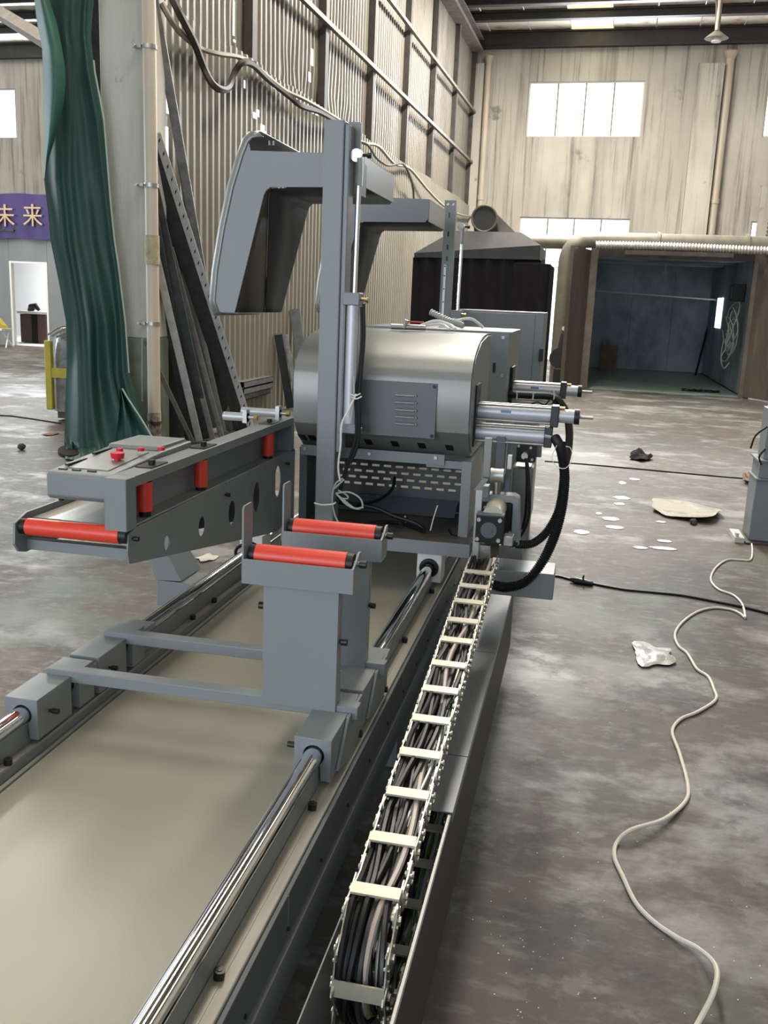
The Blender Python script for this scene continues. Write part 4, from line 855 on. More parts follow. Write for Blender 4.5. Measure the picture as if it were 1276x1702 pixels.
# guards, castings and motors on the right side
def px_box(name, m_, x0, y0, x1, y1, Y, d, bev=.002, parent=h1): return B().pix(x0, y0, x1, y1, Y, d).build(name, m_, parent, bev=bev)
px_box('guard_strip', M_cover, 803, 728, 816, 794, 3.02, .015)
px_box('guard_plate', M_alu, 787, 815, 798, 930, 2.985, .004, .001)
B().prism(quadY([(787, 815), (798, 815), (812, 796), (803, 794)], 2.99), 'Y', 2.987, 2.992).build('guard_slant', M_cover, h1)
B().prism(quadY([(792, 905), (814, 908), (814, 930), (792, 928)], 2.995), 'Y', 2.995, 3.02).build('chain_bracket', M_steel, h1)
px_box('slide_column', M_panel, 823, 726, 838, 800, 3.2, .06)
px_box('slide_column', M_paint, 838, 730, 846, 905, 3.3, .06)
b = B(); z = at(826, 790, Y=3.1).z; x = at(826, 790, Y=3.1).x
b.cyl((x-.022, 3.1, z), (x+.022, 3.1, z), .024, 20).build('adjust_knob', M_alu, h1); B().cyl((x, 3.1, z-.07), (x, 3.1, z-.02), .010, 12).build('spindle', M_steel, h1)
fr = quadY([(796, 828), (800, 820), (815, 822), (855, 824), (863, 830), (863, 905), (850, 915), (848, 905), (852, 838), (848, 836), (802, 834), (796, 834)], 3.08)
B().prism(fr, 'Y', 3.08, 3.14).build('motor_bracket', M_paint, h1, bev=.002)
px_box('bracket_lug', M_paint, 797, 808, 812, 828, 3.05, .05)
px_box('gearbox', M_black, 798, 835, 850, 892, 3.10, .05)
for q in ((806, 843), (840, 846), (847, 885)):
    p = at(*q, Y=3.098); bolt(h1, p, (0, -1, 0), .005, .004, 0, M_steel)
m1 = px_box('servo_motor', M_black, 790, 858, 836, 903, 2.93, .03)
px_box('motor_flange', M_panel, 791, 855, 838, 860, 2.935, .04)
ctr = at(812, 881, Y=2.93)
B().cyl((ctr.x, 2.925, ctr.z), (ctr.x, 2.93, ctr.z), .026, 24).cyl((ctr.x, 2.922, ctr.z), (ctr.x, 2.926, ctr.z), .012, 20).build('fan_ring', M_panel, m1)
for q in ((796, 863), (831, 865), (793, 895), (828, 898)):
    p = at(*q, Y=2.929); B().cyl((p.x, 2.920, p.z), (p.x, 2.93, p.z), .0065, 12).build('cap_screw', M_alu, m1)
p = at(821, 848, Y=3.0)
B().cyl((p.x, 2.96, p.z-.012), (p.x, 3.10, p.z-.008), .034, 28).build('motor_barrel', M_bar, m1)
px_box('cable_gland', M_steel, 836, 892, 852, 908, 2.95, .05)
hose(h1, [(850, 905), (862, 895), (875, 872), (880, 845), (879, 800), (876, 770), (872, 762)], 3.2, .005, M_black, 'motor_cable', 8)
px_box('rear_casting', M_cover, 846, 775, 882, 905, 3.42, .10, .012)
m2 = px_box('feed_motor', M_black, 858, 737, 890, 768, 3.38, .06)
p = at(872, 757, Y=3.36); B().cyl((p.x, 3.34, p.z), (p.x, 3.38, p.z), .012, 16).build('motor_shaft', M_steel, m2)
for q in ((882, 744), (884, 764), (862, 741)):
    p = at(*q, Y=3.379); B().cyl((p.x, 3.372, p.z), (p.x, 3.38, p.z), .005, 10).build('cap_screw', M_steel, m2)
px_box('motor_plate', M_paint, 886, 734, 900, 760, 3.45, .02)
px_box('limit_switch', M_white, 843, 757, 850, 780, 3.2, .02, .001)
hose(h1, [(875, 768), (876, 800), (874, 850), (868, 880)], 3.3, .006, M_black, 'motor_cable', 8)
px_box('drip_pan', M_cover, 828, 908, 868, 930, 3.3, .02)
a = at(812, 946, Y=3.02); c = at(918, 998, Y=3.02); z1 = at(865, 950, Y=3.02).z
B().box(-.255, c.x, 3.02, 3.17, c.z, z1).build('outrigger_box', M_paint, h1, bev=.003)
# ---- rear saw head (faces the other way)
h2 = thing('saw_head', 'rear saw head behind the front one, flat grey housing with two clamp cylinders', 'saw head', (-0.65, 4.6, .62), 'saw heads on the bed')
c = at(847, 552, Y=3.98)
B().box(-.96, c.x, 3.98, 4.02, .6195, c.z).box(-.96, c.x-.006, 4.02, 4.72, .6195, c.z-.004).build('housing', M_paint, h2, bev=.003)
for q in ((836, 561), (834, 624)):
    p = at(*q, Y=3.98); bolt(h2, p, (0, -1, 0), .007, .004, 0, M_steel)
B().box(c.x-.06, c.x-.05, 3.974, 3.98, 1.12, 1.16).build('hinge', M_blackm, h2)
air_cyl(h2, -.315, -.095, -.018, .045, 4.3, 1.035, .0255, 1.0, 1.072)
air_cyl(h2, -.315, -.125, -.125, -.10, 4.28, .962, .0255, .935, .99, sticker=False)
B().box(c.x, c.x+.008, 4.22, 4.36, .92, 1.13).build('cylinder_flange', M_black, h2)
hose(h2, [(845, 655, 4.2), (880, 657, 4.2), (915, 659, 4.2), (930, 668, 4.18), (942, 690, 4.15), (946, 720, 4.1), (944, 750, 4.05), (938, 775, 4.0)], 4.2, .017, M_black, 'corrugated_hose', 10)
for px in (858, 885, 920): hose(h2, [(px, 650), (px+1, 657), (px, 664)], 4.16, .003, M_white, 'cable_tie', 5, 3)
hose(h2, [(882, 672), (893, 668), (905, 673), (915, 664), (925, 672)], 4.15, .003, M_black, 'sensor_wire', 5)
po = at(748, 333, Y=5.3)
sheet2d('lift_post', [(-.815, .6195), (-.752, .6195), (-.752, po.z), (-.815, po.z)], [ell(-.797, po.z-.02, .007, .007, 10), ell(-.768, po.z-.02, .007, .007, 10)], .01, M_paint, h2, lambda a, b_, c_: Vector((a, 5.3+c_, b_)))
B().box(-.812, -.800, 5.306, 5.36, .6195, po.z-.05).box(-.767, -.755, 5.306, 5.36, .6195, po.z-.05).build('post_channel', M_paint, h2)
B().box(-.80, -.787, 5.288, 5.294, 1.29, 1.60).build('guide_strip', M_alu, h2)
for z in (1.33, 1.40, 1.47, 1.54, 1.59): B().cyl((-.7935, 5.283, z), (-.7935, 5.288, z), .004, 8).build('screw', M_blackm, h2)
for z in (1.62, 1.68, 1.75, 1.85): B().box(-.79, -.783, 5.290, 5.2945, z, z+.025).build('slot', M_blackm, h2)
lift_cyl(h2, -.712, 5.28, .96, 1.345, at(761, 377, Y=5.28).z)
B().box(-.97, -.40, 4.9, 5.45, .6, .6185).box(-.97, -.90, 4.9, 5.45, .55, .6).build('base_frame', M_paint, h2)
for X in (XR, XL): B().box(X-.042, X+.042, 4.75, 4.87, ZRL-.05, .574).build('bearing_block', M_white, h2)
B().tube(cat([(-.62, 4.3, c.z), (-.58, 4.3, c.z+.03), (-.52, 4.35, c.z+.04), (-.47, 4.4, c.z+.004)], 6), .007, 6).build('white_hose', M_white, h2)
B().box(-.66, -.60, 4.3, 4.34, c.z-.004, c.z+.02).build('air_valve', M_white, h2)
# electrical cabinet
a, c, e = at(765, 513, Y=5.5), at(905, 520, Y=5.5), at(896, 742, Y=5.5)
ec = thing('electrical_cabinet', 'plain grey electrical cabinet with a black latch standing behind the saw heads', 'cabinet', ((a.x+c.x)/2, 5.7, .0))
B().box(a.x-.02, c.x, 5.5, 5.95, .12, c.z).build('cabinet_body', M_paint, ec, bev=.004)
B().box(a.x-.018, c.x-.05, 5.492, 5.5, .14, c.z-.012).build('door', M_paint, ec, bev=.002)
p = at(899, 590, Y=5.49); B().box(p.x-.012, p.x+.012, 5.470, 5.4995, p.z-.035, p.z+.035).build('latch', M_blackm, ec, bev=.003)
for X in (a.x, c.x-.06): B().box(X, X+.05, 5.55, 5.6, 0, .12).box(X, X+.05, 5.85, 5.9, 0, .12).build('foot', M_paint, ec)
# ---- cable tray with covers
tr = thing('cable_tray', 'long grey sheet-metal trough beside the bed, its near end open', 'cable tray', (-.26, 2.2, .0))
B().box(-.3325, -.3300, .55, 3.5, .12, .352).build('inner_wall', M_paint, tr)
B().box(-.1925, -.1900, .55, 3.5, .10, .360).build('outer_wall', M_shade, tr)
B().box(-.1975, -.1925, .55, 3.5, .357, .360).box(-.196, -.1925, .55, 3.5, .350, .357).build('rolled_lip', M_cover, tr)
B().box(-.3300, -.1925, .55, 3.5, .115, .120).build('trough_floor', M_plate, tr)
for Y in (.7, 2.0, 3.2): B().box(-.31, -.21, Y, Y+.06, 0, .115).build('support_foot', M_paint, tr)
ys = [at(755, 1351, Z=.365).y, at(755, 1254, Z=.365).y, at(800, 1082, Z=.365).y, 3.32]
for y0, y1 in zip(ys[:-1], ys[1:]):
    b = B().box(-.262, -.190, y0+.002, y1-.002, .3605, .3635).box(-.190, -.1885, y0+.002, y1-.002, .34, .3635).build('cover_plate', M_paint, tr)
# ---- drag chain
def zup(Y): return .425+(Y-1.42)*.11
path = []                                           # (Y,z) centre line: lower run, bend, upper run
R_ = .100; yc, zc = 1.365, .222+R_
N_ = 16
low = [(Y, .222) for Y in [2.7-.02*i for i in range(72)] if Y > yc+.005]
bend = [(yc-R_*math.sin(PI*i/N_), zc-R_*math.cos(PI*i/N_)) for i in range(N_+1)]
upr = [(yc+.02*i, zc+R_+(zup(yc+.02*i)-zc-R_)*min(1, i/6)) for i in range(1, 80)]
raw = [Vector((0, a, b_)) for a, b_ in low+bend+upr]
cum = [0.0]
for a, b_ in zip(raw[:-1], raw[1:]): cum.append(cum[-1]+(b_-a).length)
def on(s_):
    s_ = max(0, min(cum[-1]-1e-6, s_))
    for i in range(len(cum)-1):
        if cum[i+1] >= s_: t = (s_-cum[i])/(cum[i+1]-cum[i]); return raw[i]+(raw[i+1]-raw[i])*t, (raw[i+1]-raw[i]).normalized()
dc = thing('drag_chain', 'steel drag chain with pale cross bars rising out of the open trough', 'cable chain', (-.262, 2.0, .12))
xa, xb = -.305, -.222
PITCH_ = .0575; n = int(cum[-1]/PITCH_)
bars_px = [(630, 1469), (655, 1380), (674, 1304), (696, 1239), (711, 1183), (724, 1134), (736, 1092), (750, 1053), (763, 1021), (773, 990), (783, 965), (790, 942)]
def along(Y):                                       # arc length of an upper-run station
    for i in range(len(raw)-1, 0, -1):
        if raw[i-1].y <= Y <= raw[i].y and raw[i].z > .4: return cum[i-1]+(cum[i]-cum[i-1])*(Y-raw[i-1].y)/(raw[i].y-raw[i-1].y)
    return None
stations = []
for (px, py) in bars_px:
    d = ray(px, py); Y = 1.4
    for _ in range(30):
        z = zup(Y)+.036; t = (z-1.4)/d.z; Y = Y*.5+.5*(d.y*t)
    s_ = along(min(Y, 2.88))
    if s_: stations.append(s_)
step = (stations[3]-stations[0])/3 if len(stations) > 3 else .115
s_ = stations[0]-step*1.0
while s_ > .05: stations.append(s_); s_ -= step
HW = .022
link_mesh = None; bar_mesh = None
for k in range(n):
    for side in (0, 1):
        s0 = (k+.5)*PITCH_; c, t = on(s0); nn = Vector((0, -t.z, t.y))
        x = (xa if side == 0 else xb) + (.0015 if k % 2 else -.0015)
        if link_mesh is None:
            Ls_ = PITCH_*.5+.010; prof = []
            for i in range(7): a_ = -PI/2+PI*i/6; prof.append((Ls_*.86+.010*math.cos(a_)+.006, .0155*math.sin(a_)))
            prof = [(a+.0, b_) for a, b_ in prof]; waist = [(0, .0115)]
            poly = prof+waist+[(-a, -b_) for a, b_ in prof]+[(0, -.0115)]
            b = B().prism([(p[0], p[1]*1.35) for p in poly], 'X', -.0013, .0013)
            for e_ in (-1, 1): b.cyl((-.0065, e_*PITCH_*.5, 0), (.0065, e_*PITCH_*.5, 0), .0062, 8); b.cyl((-.0050, e_*PITCH_*.24, 0.009), (.0050, e_*PITCH_*.24, .009), .0032, 6); b.box(-.0045, .0045, e_*PITCH_*.5-.006, e_*PITCH_*.5+.006, -.017, -.013)
            o = b.build('side_link', M_zinc, loc=(0, 0, 0)); link_mesh = o.data; bpy.data.objects.remove(o)
        o = bpy.data.objects.new('side_link', link_mesh); COL.objects.link(o); o.parent = dc
        o.location = Vector((x, c.y, c.z))-Vector(dc.location); o.rotation_euler = (math.atan2(t.z, t.y), 0, 0)
for s_ in sorted(stations):
    c, t = on(s_); nn = Vector((0, -t.z, t.y))      # points to the inside of the loop
    if nn.z > 0 and c.z > .35 or (c.z < .3 and nn.z < 0): pass
    ang = math.atan2(t.z, t.y)
    for sd_ in (1, -1):
        w_ = .0135
        if bar_mesh is None:
            o = B().box(xa-.0-(-.2635)*0+.0+.0, xb, -w_, w_, -.0022, .0022).build('cross_bar', M_bar, loc=(0, 0, 0)); bar_mesh = o.data; bpy.data.objects.remove(o)
        o = bpy.data.objects.new('cross_bar', bar_mesh); COL.objects.link(o); o.parent = dc
        q = c+nn*(HW*.9)*sd_; o.location = Vector((0, q.y, q.z))-Vector(dc.location); o.rotation_euler = (ang, 0, 0)
ORG_dc = dc
cb = thing('cable_bundle', 'bundle of black, grey, clear and green cables running inside the drag chain', 'cables', (-.262, 2.0, .13))
cols = [M_black, M_black, M_clear, M_black, M_greenw, M_black, M_pinkw, M_black, M_black, M_black, M_black, M_darkc, M_black, M_clear, M_black, M_darkc]
for k, m_ in enumerate(cols):
    pts = []; s_ = 0.0; ph = random.random()*6; r_ = random.choice([.0035, .0045, .0055, .006]); 
    if m_ is M_pinkw: r_ = .0060
    if m_ is M_greenw: r_ = .0028
    x0 = xa+.010+(xb-xa-.020)*((k*7) % 16)/15; h0 = random.uniform(-.013, .013)
    while s_ < cum[-1]:
        c, t = on(s_); nn = Vector((0, -t.z, t.y))
        x = x0+.010*math.sin(s_*5+ph)+.006*math.sin(s_*13+ph*2); x = max(xa+.007, min(xb-.007, x))
        hh = max(-.015, min(.015, h0+.008*math.sin(s_*8+ph*1.3)))
        pts.append(Vector((x, c.y, c.z))+nn*hh); s_ += .03
    B().tube(pts, r_, 6).build('cable', m_, cb)
p = at(613, 1540, Z=.36)
B().box(p.x-.012, p.x+.004, p.y-.014, p.y+.008, .372, .384).build('cable_tag', M_bar, cb)
# ================================================================== BACKGROUND RIGHT
# black smoke canopy with curtains
cn = thing('smoke_canopy', 'black sheet canopy with black curtains hanging round it, behind the saw', 'canopy', (-1.3, 12.6, 0))
tl, tr_, bl, br, cr = at(750, 386, Y=12.2), at(867, 390, Y=12.2), at(690, 430, Y=12), at(897, 408, Y=12), at(890, 430, Y=12)
X0, X1 = -2.2, -.66
B().loft([[(X0, 12, 1.93), (X1+.02, 12, 1.95), (X1+.02, 13.3, 1.95), (X0, 13.3, 1.93)], [(X0, 12, 1.98), (X1+.02, 12, 2.12), (X1+.02, 13.3, 2.12), (X0, 13.3, 1.98)], [(-1.75, 12.25, 2.28), (-.90, 12.25, 2.28), (-.90, 13.0, 2.28), (-1.75, 13.0, 2.28)]]).build('canopy_sheet', M_hoodtin, cn)
def curtain(x0, y0, x1, y1, z0, z1, nm='curtain'):
    L_ = math.hypot(x1-x0, y1-y0); n_ = max(6, int(L_/.04)); dx, dy = (x1-x0)/L_, (y1-y0)/L_
    rows = []
    for z in (z0, z0+(z1-z0)*.5, z1):
        rows.append([(x0+(x1-x0)*i/n_-dy*.025*math.sin(i*1.3), y0+(y1-y0)*i/n_+dx*.025*math.sin(i*1.3), z) for i in range(n_+1)])
    return B().loft(rows, cap=False, closed=False).build(nm, M_blackcloth, cn, smooth=80)
curtain(X0, 12.03, -.95, 12.03, .1, 1.95); curtain(-.95, 11.98, -.50, 12.0, .05, 1.90); curtain(X0, 12.03, X0, 13.2, .1, 1.93); curtain(-.52, 12.0, -.52, 13.2, .05, 1.9); curtain(X0, 13.2, -.52, 13.2, .1, 1.9)
for (x, y) in ((X0+.04, 12.1), (-.60, 12.1), (X0+.04, 13.1), (-.60, 13.1)): B().box(x-.02, x+.02, y-.02, y+.02, 0, 1.95).build('canopy_post', M_hoodtin, cn)
dk_ = thing('canopy_duct', 'short fat elbow duct rising from the black canopy', 'duct', at(810, 388, Y=12.6))
pts = [at(a, b_, Y=y_) for a, b_, y_ in [(838, 398, 12.5), (822, 384, 12.5), (811, 368, 12.6), (806, 360, 13.0), (806, 360, 13.5)]]
e_ = at(806, 384, Y=12.5)
B().tube([(e_.x, 12.6, 2.26), (e_.x, 12.6, 2.32), (e_.x-.01, 12.58, 2.40), (e_.x-.01, 12.5, 2.44), (e_.x-.01, 12.42, 2.45)], .155, 20).build('elbow', M_hoodtin, dk_)
B().tube([(e_.x-.01+.158*math.cos(2*PI*i/24), 12.41, 2.45+.158*math.sin(2*PI*i/24)) for i in range(25)], .014, 6).build('duct_collar', M_duct, dk_)
B().prism(quadY([(822, 352), (858, 388), (806, 390), (822, 372)], 12.7), 'Y', 12.7, 12.9).build('duct_skirt', M_duct, dk_)
# booth
YB, YE, bx0, bx1, bz = 17.0, 23.2, .05, 2.48, 2.42
bo = thing('spray_booth', 'big open sooty spray booth with dark grey-blue panelled walls', 'booth', (1.3, 20, 0))
def panels(axis, c, a0, a1, z0, z1, step, m_, th=.05):
    a = a0
    while a < a1-.01:
        e = min(a1, a+step)
        b = B()
        if axis == 'X': b.box(c, c+th, a+.003, e-.003, z0, z1)
        else: b.box(a+.003, e-.003, c, c+th, z0, z1)
        b.build('wall_panel', m_, bo); a = e
panels('X', bx0-.05, YB, YE, 0.02, bz, .95, M_booth); panels('X', bx1+.22, YB, YE, 0.02, bz, .95, M_booth); panels('Y', YE, bx0, bx1+.25, .02, bz, .92, M_booth)
B().box(bx0-.06, bx1+.30, YB, YE+.05, bz, bz+.06).build('roof_panel', M_booth, bo)
B().box(bx0-.10, bx1+.34, YE+.055, YE+.08, 0, bz).box(bx0-.08, bx0-.055, YB, YE, 0, bz).box(bx1+.275, bx1+.30, YB, YE, 0, bz).build('outer_skin', M_darksteel, bo)  # added backing, blocks light leaking between the wall panels
B().box(bx0+.02, bx1+.18, YB+.1, YE-.02, .001, .015).build('booth_floor', M_boothfloor, bo)
B().box(bx0-.10, bx0+.03, YB-.04, YB+.02, 0, bz+.02).build('door_post', M_girt, bo); B().box(bx1+.13, bx1+.27, YB-.04, YB+.02, 0, bz+.02).build('door_post', M_girt, bo)
B().box(bx0+.03, bx1+.13, YB-.04, YB+.02, 2.26, bz+.02).build('lintel', M_darksteel, bo)
for (y, z) in ((18.2, 2.30), (19.6, 2.33), (21.2, 2.34)): B().box(bx0+.02, bx1+.18, y, y+.35, z, z+.05).build('ceiling_slat', M_booth, bo)
B().tube([(bx0+.05, 22.2, 1.78), (bx1+.2, 21.9, 1.68)], .018, 8).build('hanging_rail', M_white, bo)
p = at(1105, 452, Y=20.5); 
B().cyl((p.x, 20.5, 2.33), (p.x, 20.5, 2.20), .02, 8).cyl((p.x, 20.5, 2.20), (p.x, 20.5, 2.12), .05, 12, .10).build('booth_lamp', M_frame, bo)
for (a_, sgn, x_, nm, wd) in ((math.radians(96), -1, bx0-.12, 'door_leaf', .78), (math.radians(77), 1, bx1+.22, 'door_leaf', .80)):
    d = Vector((math.cos(a_)*(1 if sgn < 0 else 1), -math.sin(a_), 0)); d = Vector((-.23, -.97, 0)).normalized() if sgn < 0 else Vector((.50, -.86, 0)).normalized()
    o_ = Vector((x_, YB-.03, 0)); nrm = Vector((-d.y, d.x, 0))
    for (q0, q1) in ((0, .5), (.505, 1)):
        A_, E_ = o_+d*wd*q0*1.5, o_+d*wd*q1*1.5
        B().loft([[A_+nrm*.03+Vector((0, 0, z)), A_-nrm*.03+Vector((0, 0, z)), E_-nrm*.03+Vector((0, 0, z)), E_+nrm*.03+Vector((0, 0, z))] for z in (.03, 2.36)]).build('door_leaf', M_boothdoor, bo)
p, q = at(1183, 495, Y=21.6), at(1196, 545, Y=21.6)
B().box(bx1+.205, bx1+.22, 20.9, 21.3, q.z, p.z).box(bx1+.205, bx1+.22, 21.4, 21.75, q.z, p.z).build('booth_window', M_leak, bo)
fb = B().box(bx1+.0, bx1+.21, 18.1, 18.5, 1.62, 1.92).build('fan_box', M_blackm, bo, bev=.01)
B().box(bx1-.012, bx1, 18.15, 18.45, 1.66, 1.88).build('fan_grille', M_panel, fb)
# hose tangle on the booth wall
ht = thing('hose_coil', 'tangle of pale green air hose hanging on the booth side wall', 'hose', (bx1+.15, 18.0, .6))
for k in range(9):
    cx = bx1+.02+random.uniform(-.05, .04); c_y = 17.9+random.uniform(-.2, .2); cz = 1.15+random.uniform(-.15, .15); rr = random.uniform(.16, .32)
    B().tube(cat([(cx+.06*math.sin(i*1.1+k), c_y+rr*.9*math.cos(2*PI*i/9), cz+rr*1.3*math.sin(2*PI*i/9)-.1*math.sin(i)) for i in range(10)], 5), .011, 5).build('hose_loop', mat('pale_hose', (.30, .40, .36), .4) if k == 0 else bpy.data.materials['pale_hose'], ht)
B().tube(cat([(bx1+.02, 17.8, .9), (bx1-.12, 17.7, .65), (bx1-.05, 17.75, .45), (bx1+.04, 17.8, .55)], 5), .011, 5).build('hose_loop', bpy.data.materials['pale_hose'], ht)
bx = thing('cardboard_box', 'brown cardboard carton standing inside the booth at the left', 'box', (bx0+.45, 22.3, .015))
B().box(bx0+.28, bx0+.66, 22.1, 22.45, .016, .58).build('carton', M_card, bx); B().box(bx0+.28, bx0+.34, 22.05, 22.1, .45, .66).box(bx0+.40, bx0+.46, 22.1, 22.3, .58, .70).build('flap', M_card, bx)
p0, p1 = at(1155, 620, Y=22.5), at(1170, 552, Y=22.9)
tag(B().tube([(p0.x, 22.4, .02), (p1.x+.1, 23.15, 1.1)], .025, 6).build('broom_stick', M_blackm), 'dark stick leaning on the back wall inside the booth', 'stick')
ptl = B().loft([[(1.75+.06*i, 17.6+.1*j+.05*math.sin(i*2.), .02+.03*abs(math.sin(i*1.3+j))) for i in range(12)] for j in range(4)], cap=False, closed=False).build('dark_sheet', M_blackcloth, smooth=70); tag(ptl, 'dark cloth lying on the booth threshold', 'cloth')
# ducts over the booth
du = thing('booth_duct', 'smooth dull exhaust duct running over the booth and turning down at its left', 'duct', (.5, 16.8, 0))
zD = at(1100, 402, Y=16.75).z
B().tube(cat([(6.5, 16.75, zD), (3, 16.75, zD), (1, 16.75, zD), (.0, 16.75, zD), (-.22, 16.75, zD-.04), (-.42, 16.75, zD-.22), (-.45, 16.75, zD-.8), (-.45, 16.75, .0)], 6), .13, 18).build('duct_tube', M_duct, du)
B().tube([(-.34, 17.3, 2.50), (-2.6, 17.3, 2.50)], .12, 14).build('branch_duct', M_duct, du)
for x in (1.0, 2.4, 3.8): B().cyl((x, 16.75, zD), (x+.05, 16.75, zD), .16, 18).build('duct_band', M_duct, du)
p = at(936, 610, Y=16.5)
fd = thing('foil_duct', 'ribbed foil duct running along the booth lintel', 'duct', (1.5, 16.5, 2.3))
zf = at(1100, 411, Y=16.5).z
B().tube([(.02+.012*i, 16.52, zf+.01*math.sin(i*.02)) for i in range(480)], [.075 if i % 4 < 2 else .060 for i in range(480)], 10).build('duct_tube', M_ducth, fd, smooth=60)
B().box(.5, 2.2, 16.45, 16.5, zf-.13, zf-.06).build('hanger_strip', M_darksteel, fd)
fv = thing('flexible_riser', 'ribbed grey riser duct at the right edge of the far wall', 'duct', W(upx(1278, 350)+.0, 24.8, 3.0))
q = UV(at(1277, 400, Y=24.6)); q2 = UV(at(1279, 300, Y=24.6))
B(W).tube([(q[0]+.12, q[1], 2.4+.03*i) for i in range(90)], [.20 if i % 3 else .17 for i in range(90)], 12).build('duct_tube', M_duct, fv, smooth=60)
# small blower beside the left door
bw = thing('booth_blower', 'small dark blower on a box beside the booth duct', 'fan', (-.45, 16.4, 0))
B().box(-.50, -.28, 16.3, 16.55, 0, .38).build('motor_box', M_hoodtin, bw, bev=.01); B().cyl((-.42, 16.32, .55), (-.42, 16.5, .55), .17, 20).build('volute', M_hoodtin, bw); B().cyl((-.40, 16.4, .70), (-.36, 16.4, .95), .07, 12).build('outlet', M_hoodtin, bw)
p = at(937, 546, Y=16.55); tag(B().cyl((p.x, 16.5, p.z), (p.x, 16.58, p.z), .035, 14).build('pressure_gauge', M_white), 'small round white gauge on the vertical booth duct', 'gauge')
# pendant lamp
lp = thing('pendant_lamp', 'grey high-bay lamp on a rod below the roof near the wide pilaster', 'lamp', at(1190, 66, Y=20))
p = at(1190, 66, Y=20.0)
B().cyl((p.x, 20, p.z+.16), (p.x, 20, 7.98), .045, 10).build('rod', M_duct, lp)
B().cyl((p.x, 20, p.z+.02), (p.x, 20, p.z+.14), .22, 24, .07).build('shade', M_duct, lp); B().cyl((p.x, 20, p.z-.04), (p.x, 20, p.z+.03), .09, 20).build('reflector', M_frame, lp)
B().tube([(p.x-.18, 20, 7.97), (p.x-.05, 20, p.z+.5), (p.x-.03, 20, p.z+.15)], .018, 6).build('flex', M_darksteel, lp)
p0_, p1_ = at(845, 370, Y=24.6), at(1000, 392, Y=24.6)
# ================================================================== FLOOR ITEMS
wc = [(1246, 891), (1250, 912), (1247, 930), (1230, 930.5), (1208, 930.6), (1189, 944), (1181, 963), (1193, 979), (1218, 989), (1233, 1004), (1238, 1026), (1230, 1020), (1214, 1013), (1186, 1010), (1158, 1017), (1133, 1035), (1121.5, 1054), (1127, 1073), (1142, 1086), (1155, 1108), (1162, 1115), (1177, 1125), (1186, 1145), (1189, 1163), (1159, 1183), (1131, 1195), (1117, 1216), (1129, 1252), (1143, 1305), (1138, 1333), (1102, 1362), (1049, 1379), (1025, 1400), (1021, 1425), (1035, 1457), (1056, 1500), (1085, 1531), (1124, 1558), (1160, 1577), (1189, 1606), (1187, 1645), (1159, 1702), (1125, 1760)]
pts = []
for (a, b_) in wc:
    lift = .055*math.exp(-((b_-1625)/38)**2)+.02*math.exp(-((b_-1375)/14)**2)
    pts.append(at(a, b_, Z=.006+lift))
tag(B().tube(cat(pts, 6), .0058, 8).build('power_cable', M_cream), 'long cream cable snaking over the concrete floor at the right', 'cable')
kp = [at(a, b_, Z=.007) for a, b_ in [(905, 956), (930, 960), (948, 965)]]
kk = thing('extension_cord', 'thin black cord with an in-line plug crossing the floor right of the machine', 'cable', at(950, 966, Z=0))
B().tube(cat([at(a, b_, Z=.006) for a, b_ in [(912, 956), (930, 958), (948, 963), (965, 966), (985, 970), (1010, 975), (1040, 980), (1080, 984), (1130, 989), (1180, 998), (1230, 1008), (1300, 1024), (1400, 1040), (1560, 1040)]], 6), .006, 6).build('cord', M_blackm, kk)
B().tube([at(948, 963, Z=.014), at(958, 965.5, Z=.016), at(985, 970, Z=.014)], [.009, .017, .013], 10).build('plug', M_blackm, kk)
B().tube([at(968, 965, Z=.016), at(970, 957, Z=.05)], .005, 6).build('plug_pin', M_blackm, kk)
tag(B().tube([at(a, b_, Z=.003) for a, b_ in [(905, 767), (960, 771), (1050, 779), (1190, 792), (1290, 800), (1600, 826)]], .008, 4).build('floor_joint', M_blackcloth), kind='structure')
bpy.data.objects['floor_joint'].name = 'trim_5'
tag(B().tube([at(a, b_, Z=.003) for a, b_ in [(0, 691), (20, 692), (55, 697), (100, 704)]], .010, 4).build('trim_6', M_blackcloth), kind='structure')
def blob(px, py, rx, ry, h, seed, jag=.25, n=26, rings_=5, curl=0.0):
    c = at(px, py, Z=0); ex = (at(px+rx, py, Z=0)-c).x; ey = (at(px, py-ry, Z=0)-c).y; rr = []
    for j in range(rings_+1):
        f_ = 1-j/rings_; row = []
        for i in range(n):
            a = 2*PI*i/n; k = 1+jag*noise.noise(Vector((math.cos(a)*1.5, math.sin(a)*1.5, seed)))*1.6
            x, y = c.x+ex*k*f_*math.cos(a), c.y+ey*k*f_*math.sin(a)
            z = .004+h*(.5+.9*noise.noise(Vector((x*14, y*9, seed*2))))*(1 if j else .5)+curl*(f_**3)*(.6+.4*math.sin(a*2+seed))
            row.append((x, y, max(.003, z)))
        rr.append(row)
    return B().loft(rr, cap=True)
tag(blob(1140, 852, 58, 12, .006, 3, .2, 40, 6, .05).build('paper_sheet', M_paper, smooth=70), 'large crumpled pale sheet with upturned rim on the floor', 'paper')
tag(blob(1082, 1090, 40, 17, .012, 8, .5, 36, 6, .004).build('plastic_bag', M_film, smooth=60), 'flattened torn clear plastic bag on the floor in the middle distance', 'bag')
tag(blob(1062, 762, 20, 5, .07, 5, .4, 24, 5, .0).build('black_rag', M_blackcloth, smooth=60), 'small black rag crumpled on the floor beyond the machine', 'rag')
tag(blob(1252, 805, 16, 9, .09, 6, .4, 24, 5, .02).build('brown_paper', M_card, smooth=60), 'crumpled brown paper lying behind the frame post at the right edge', 'paper')
q = at(36, 748, Z=0)
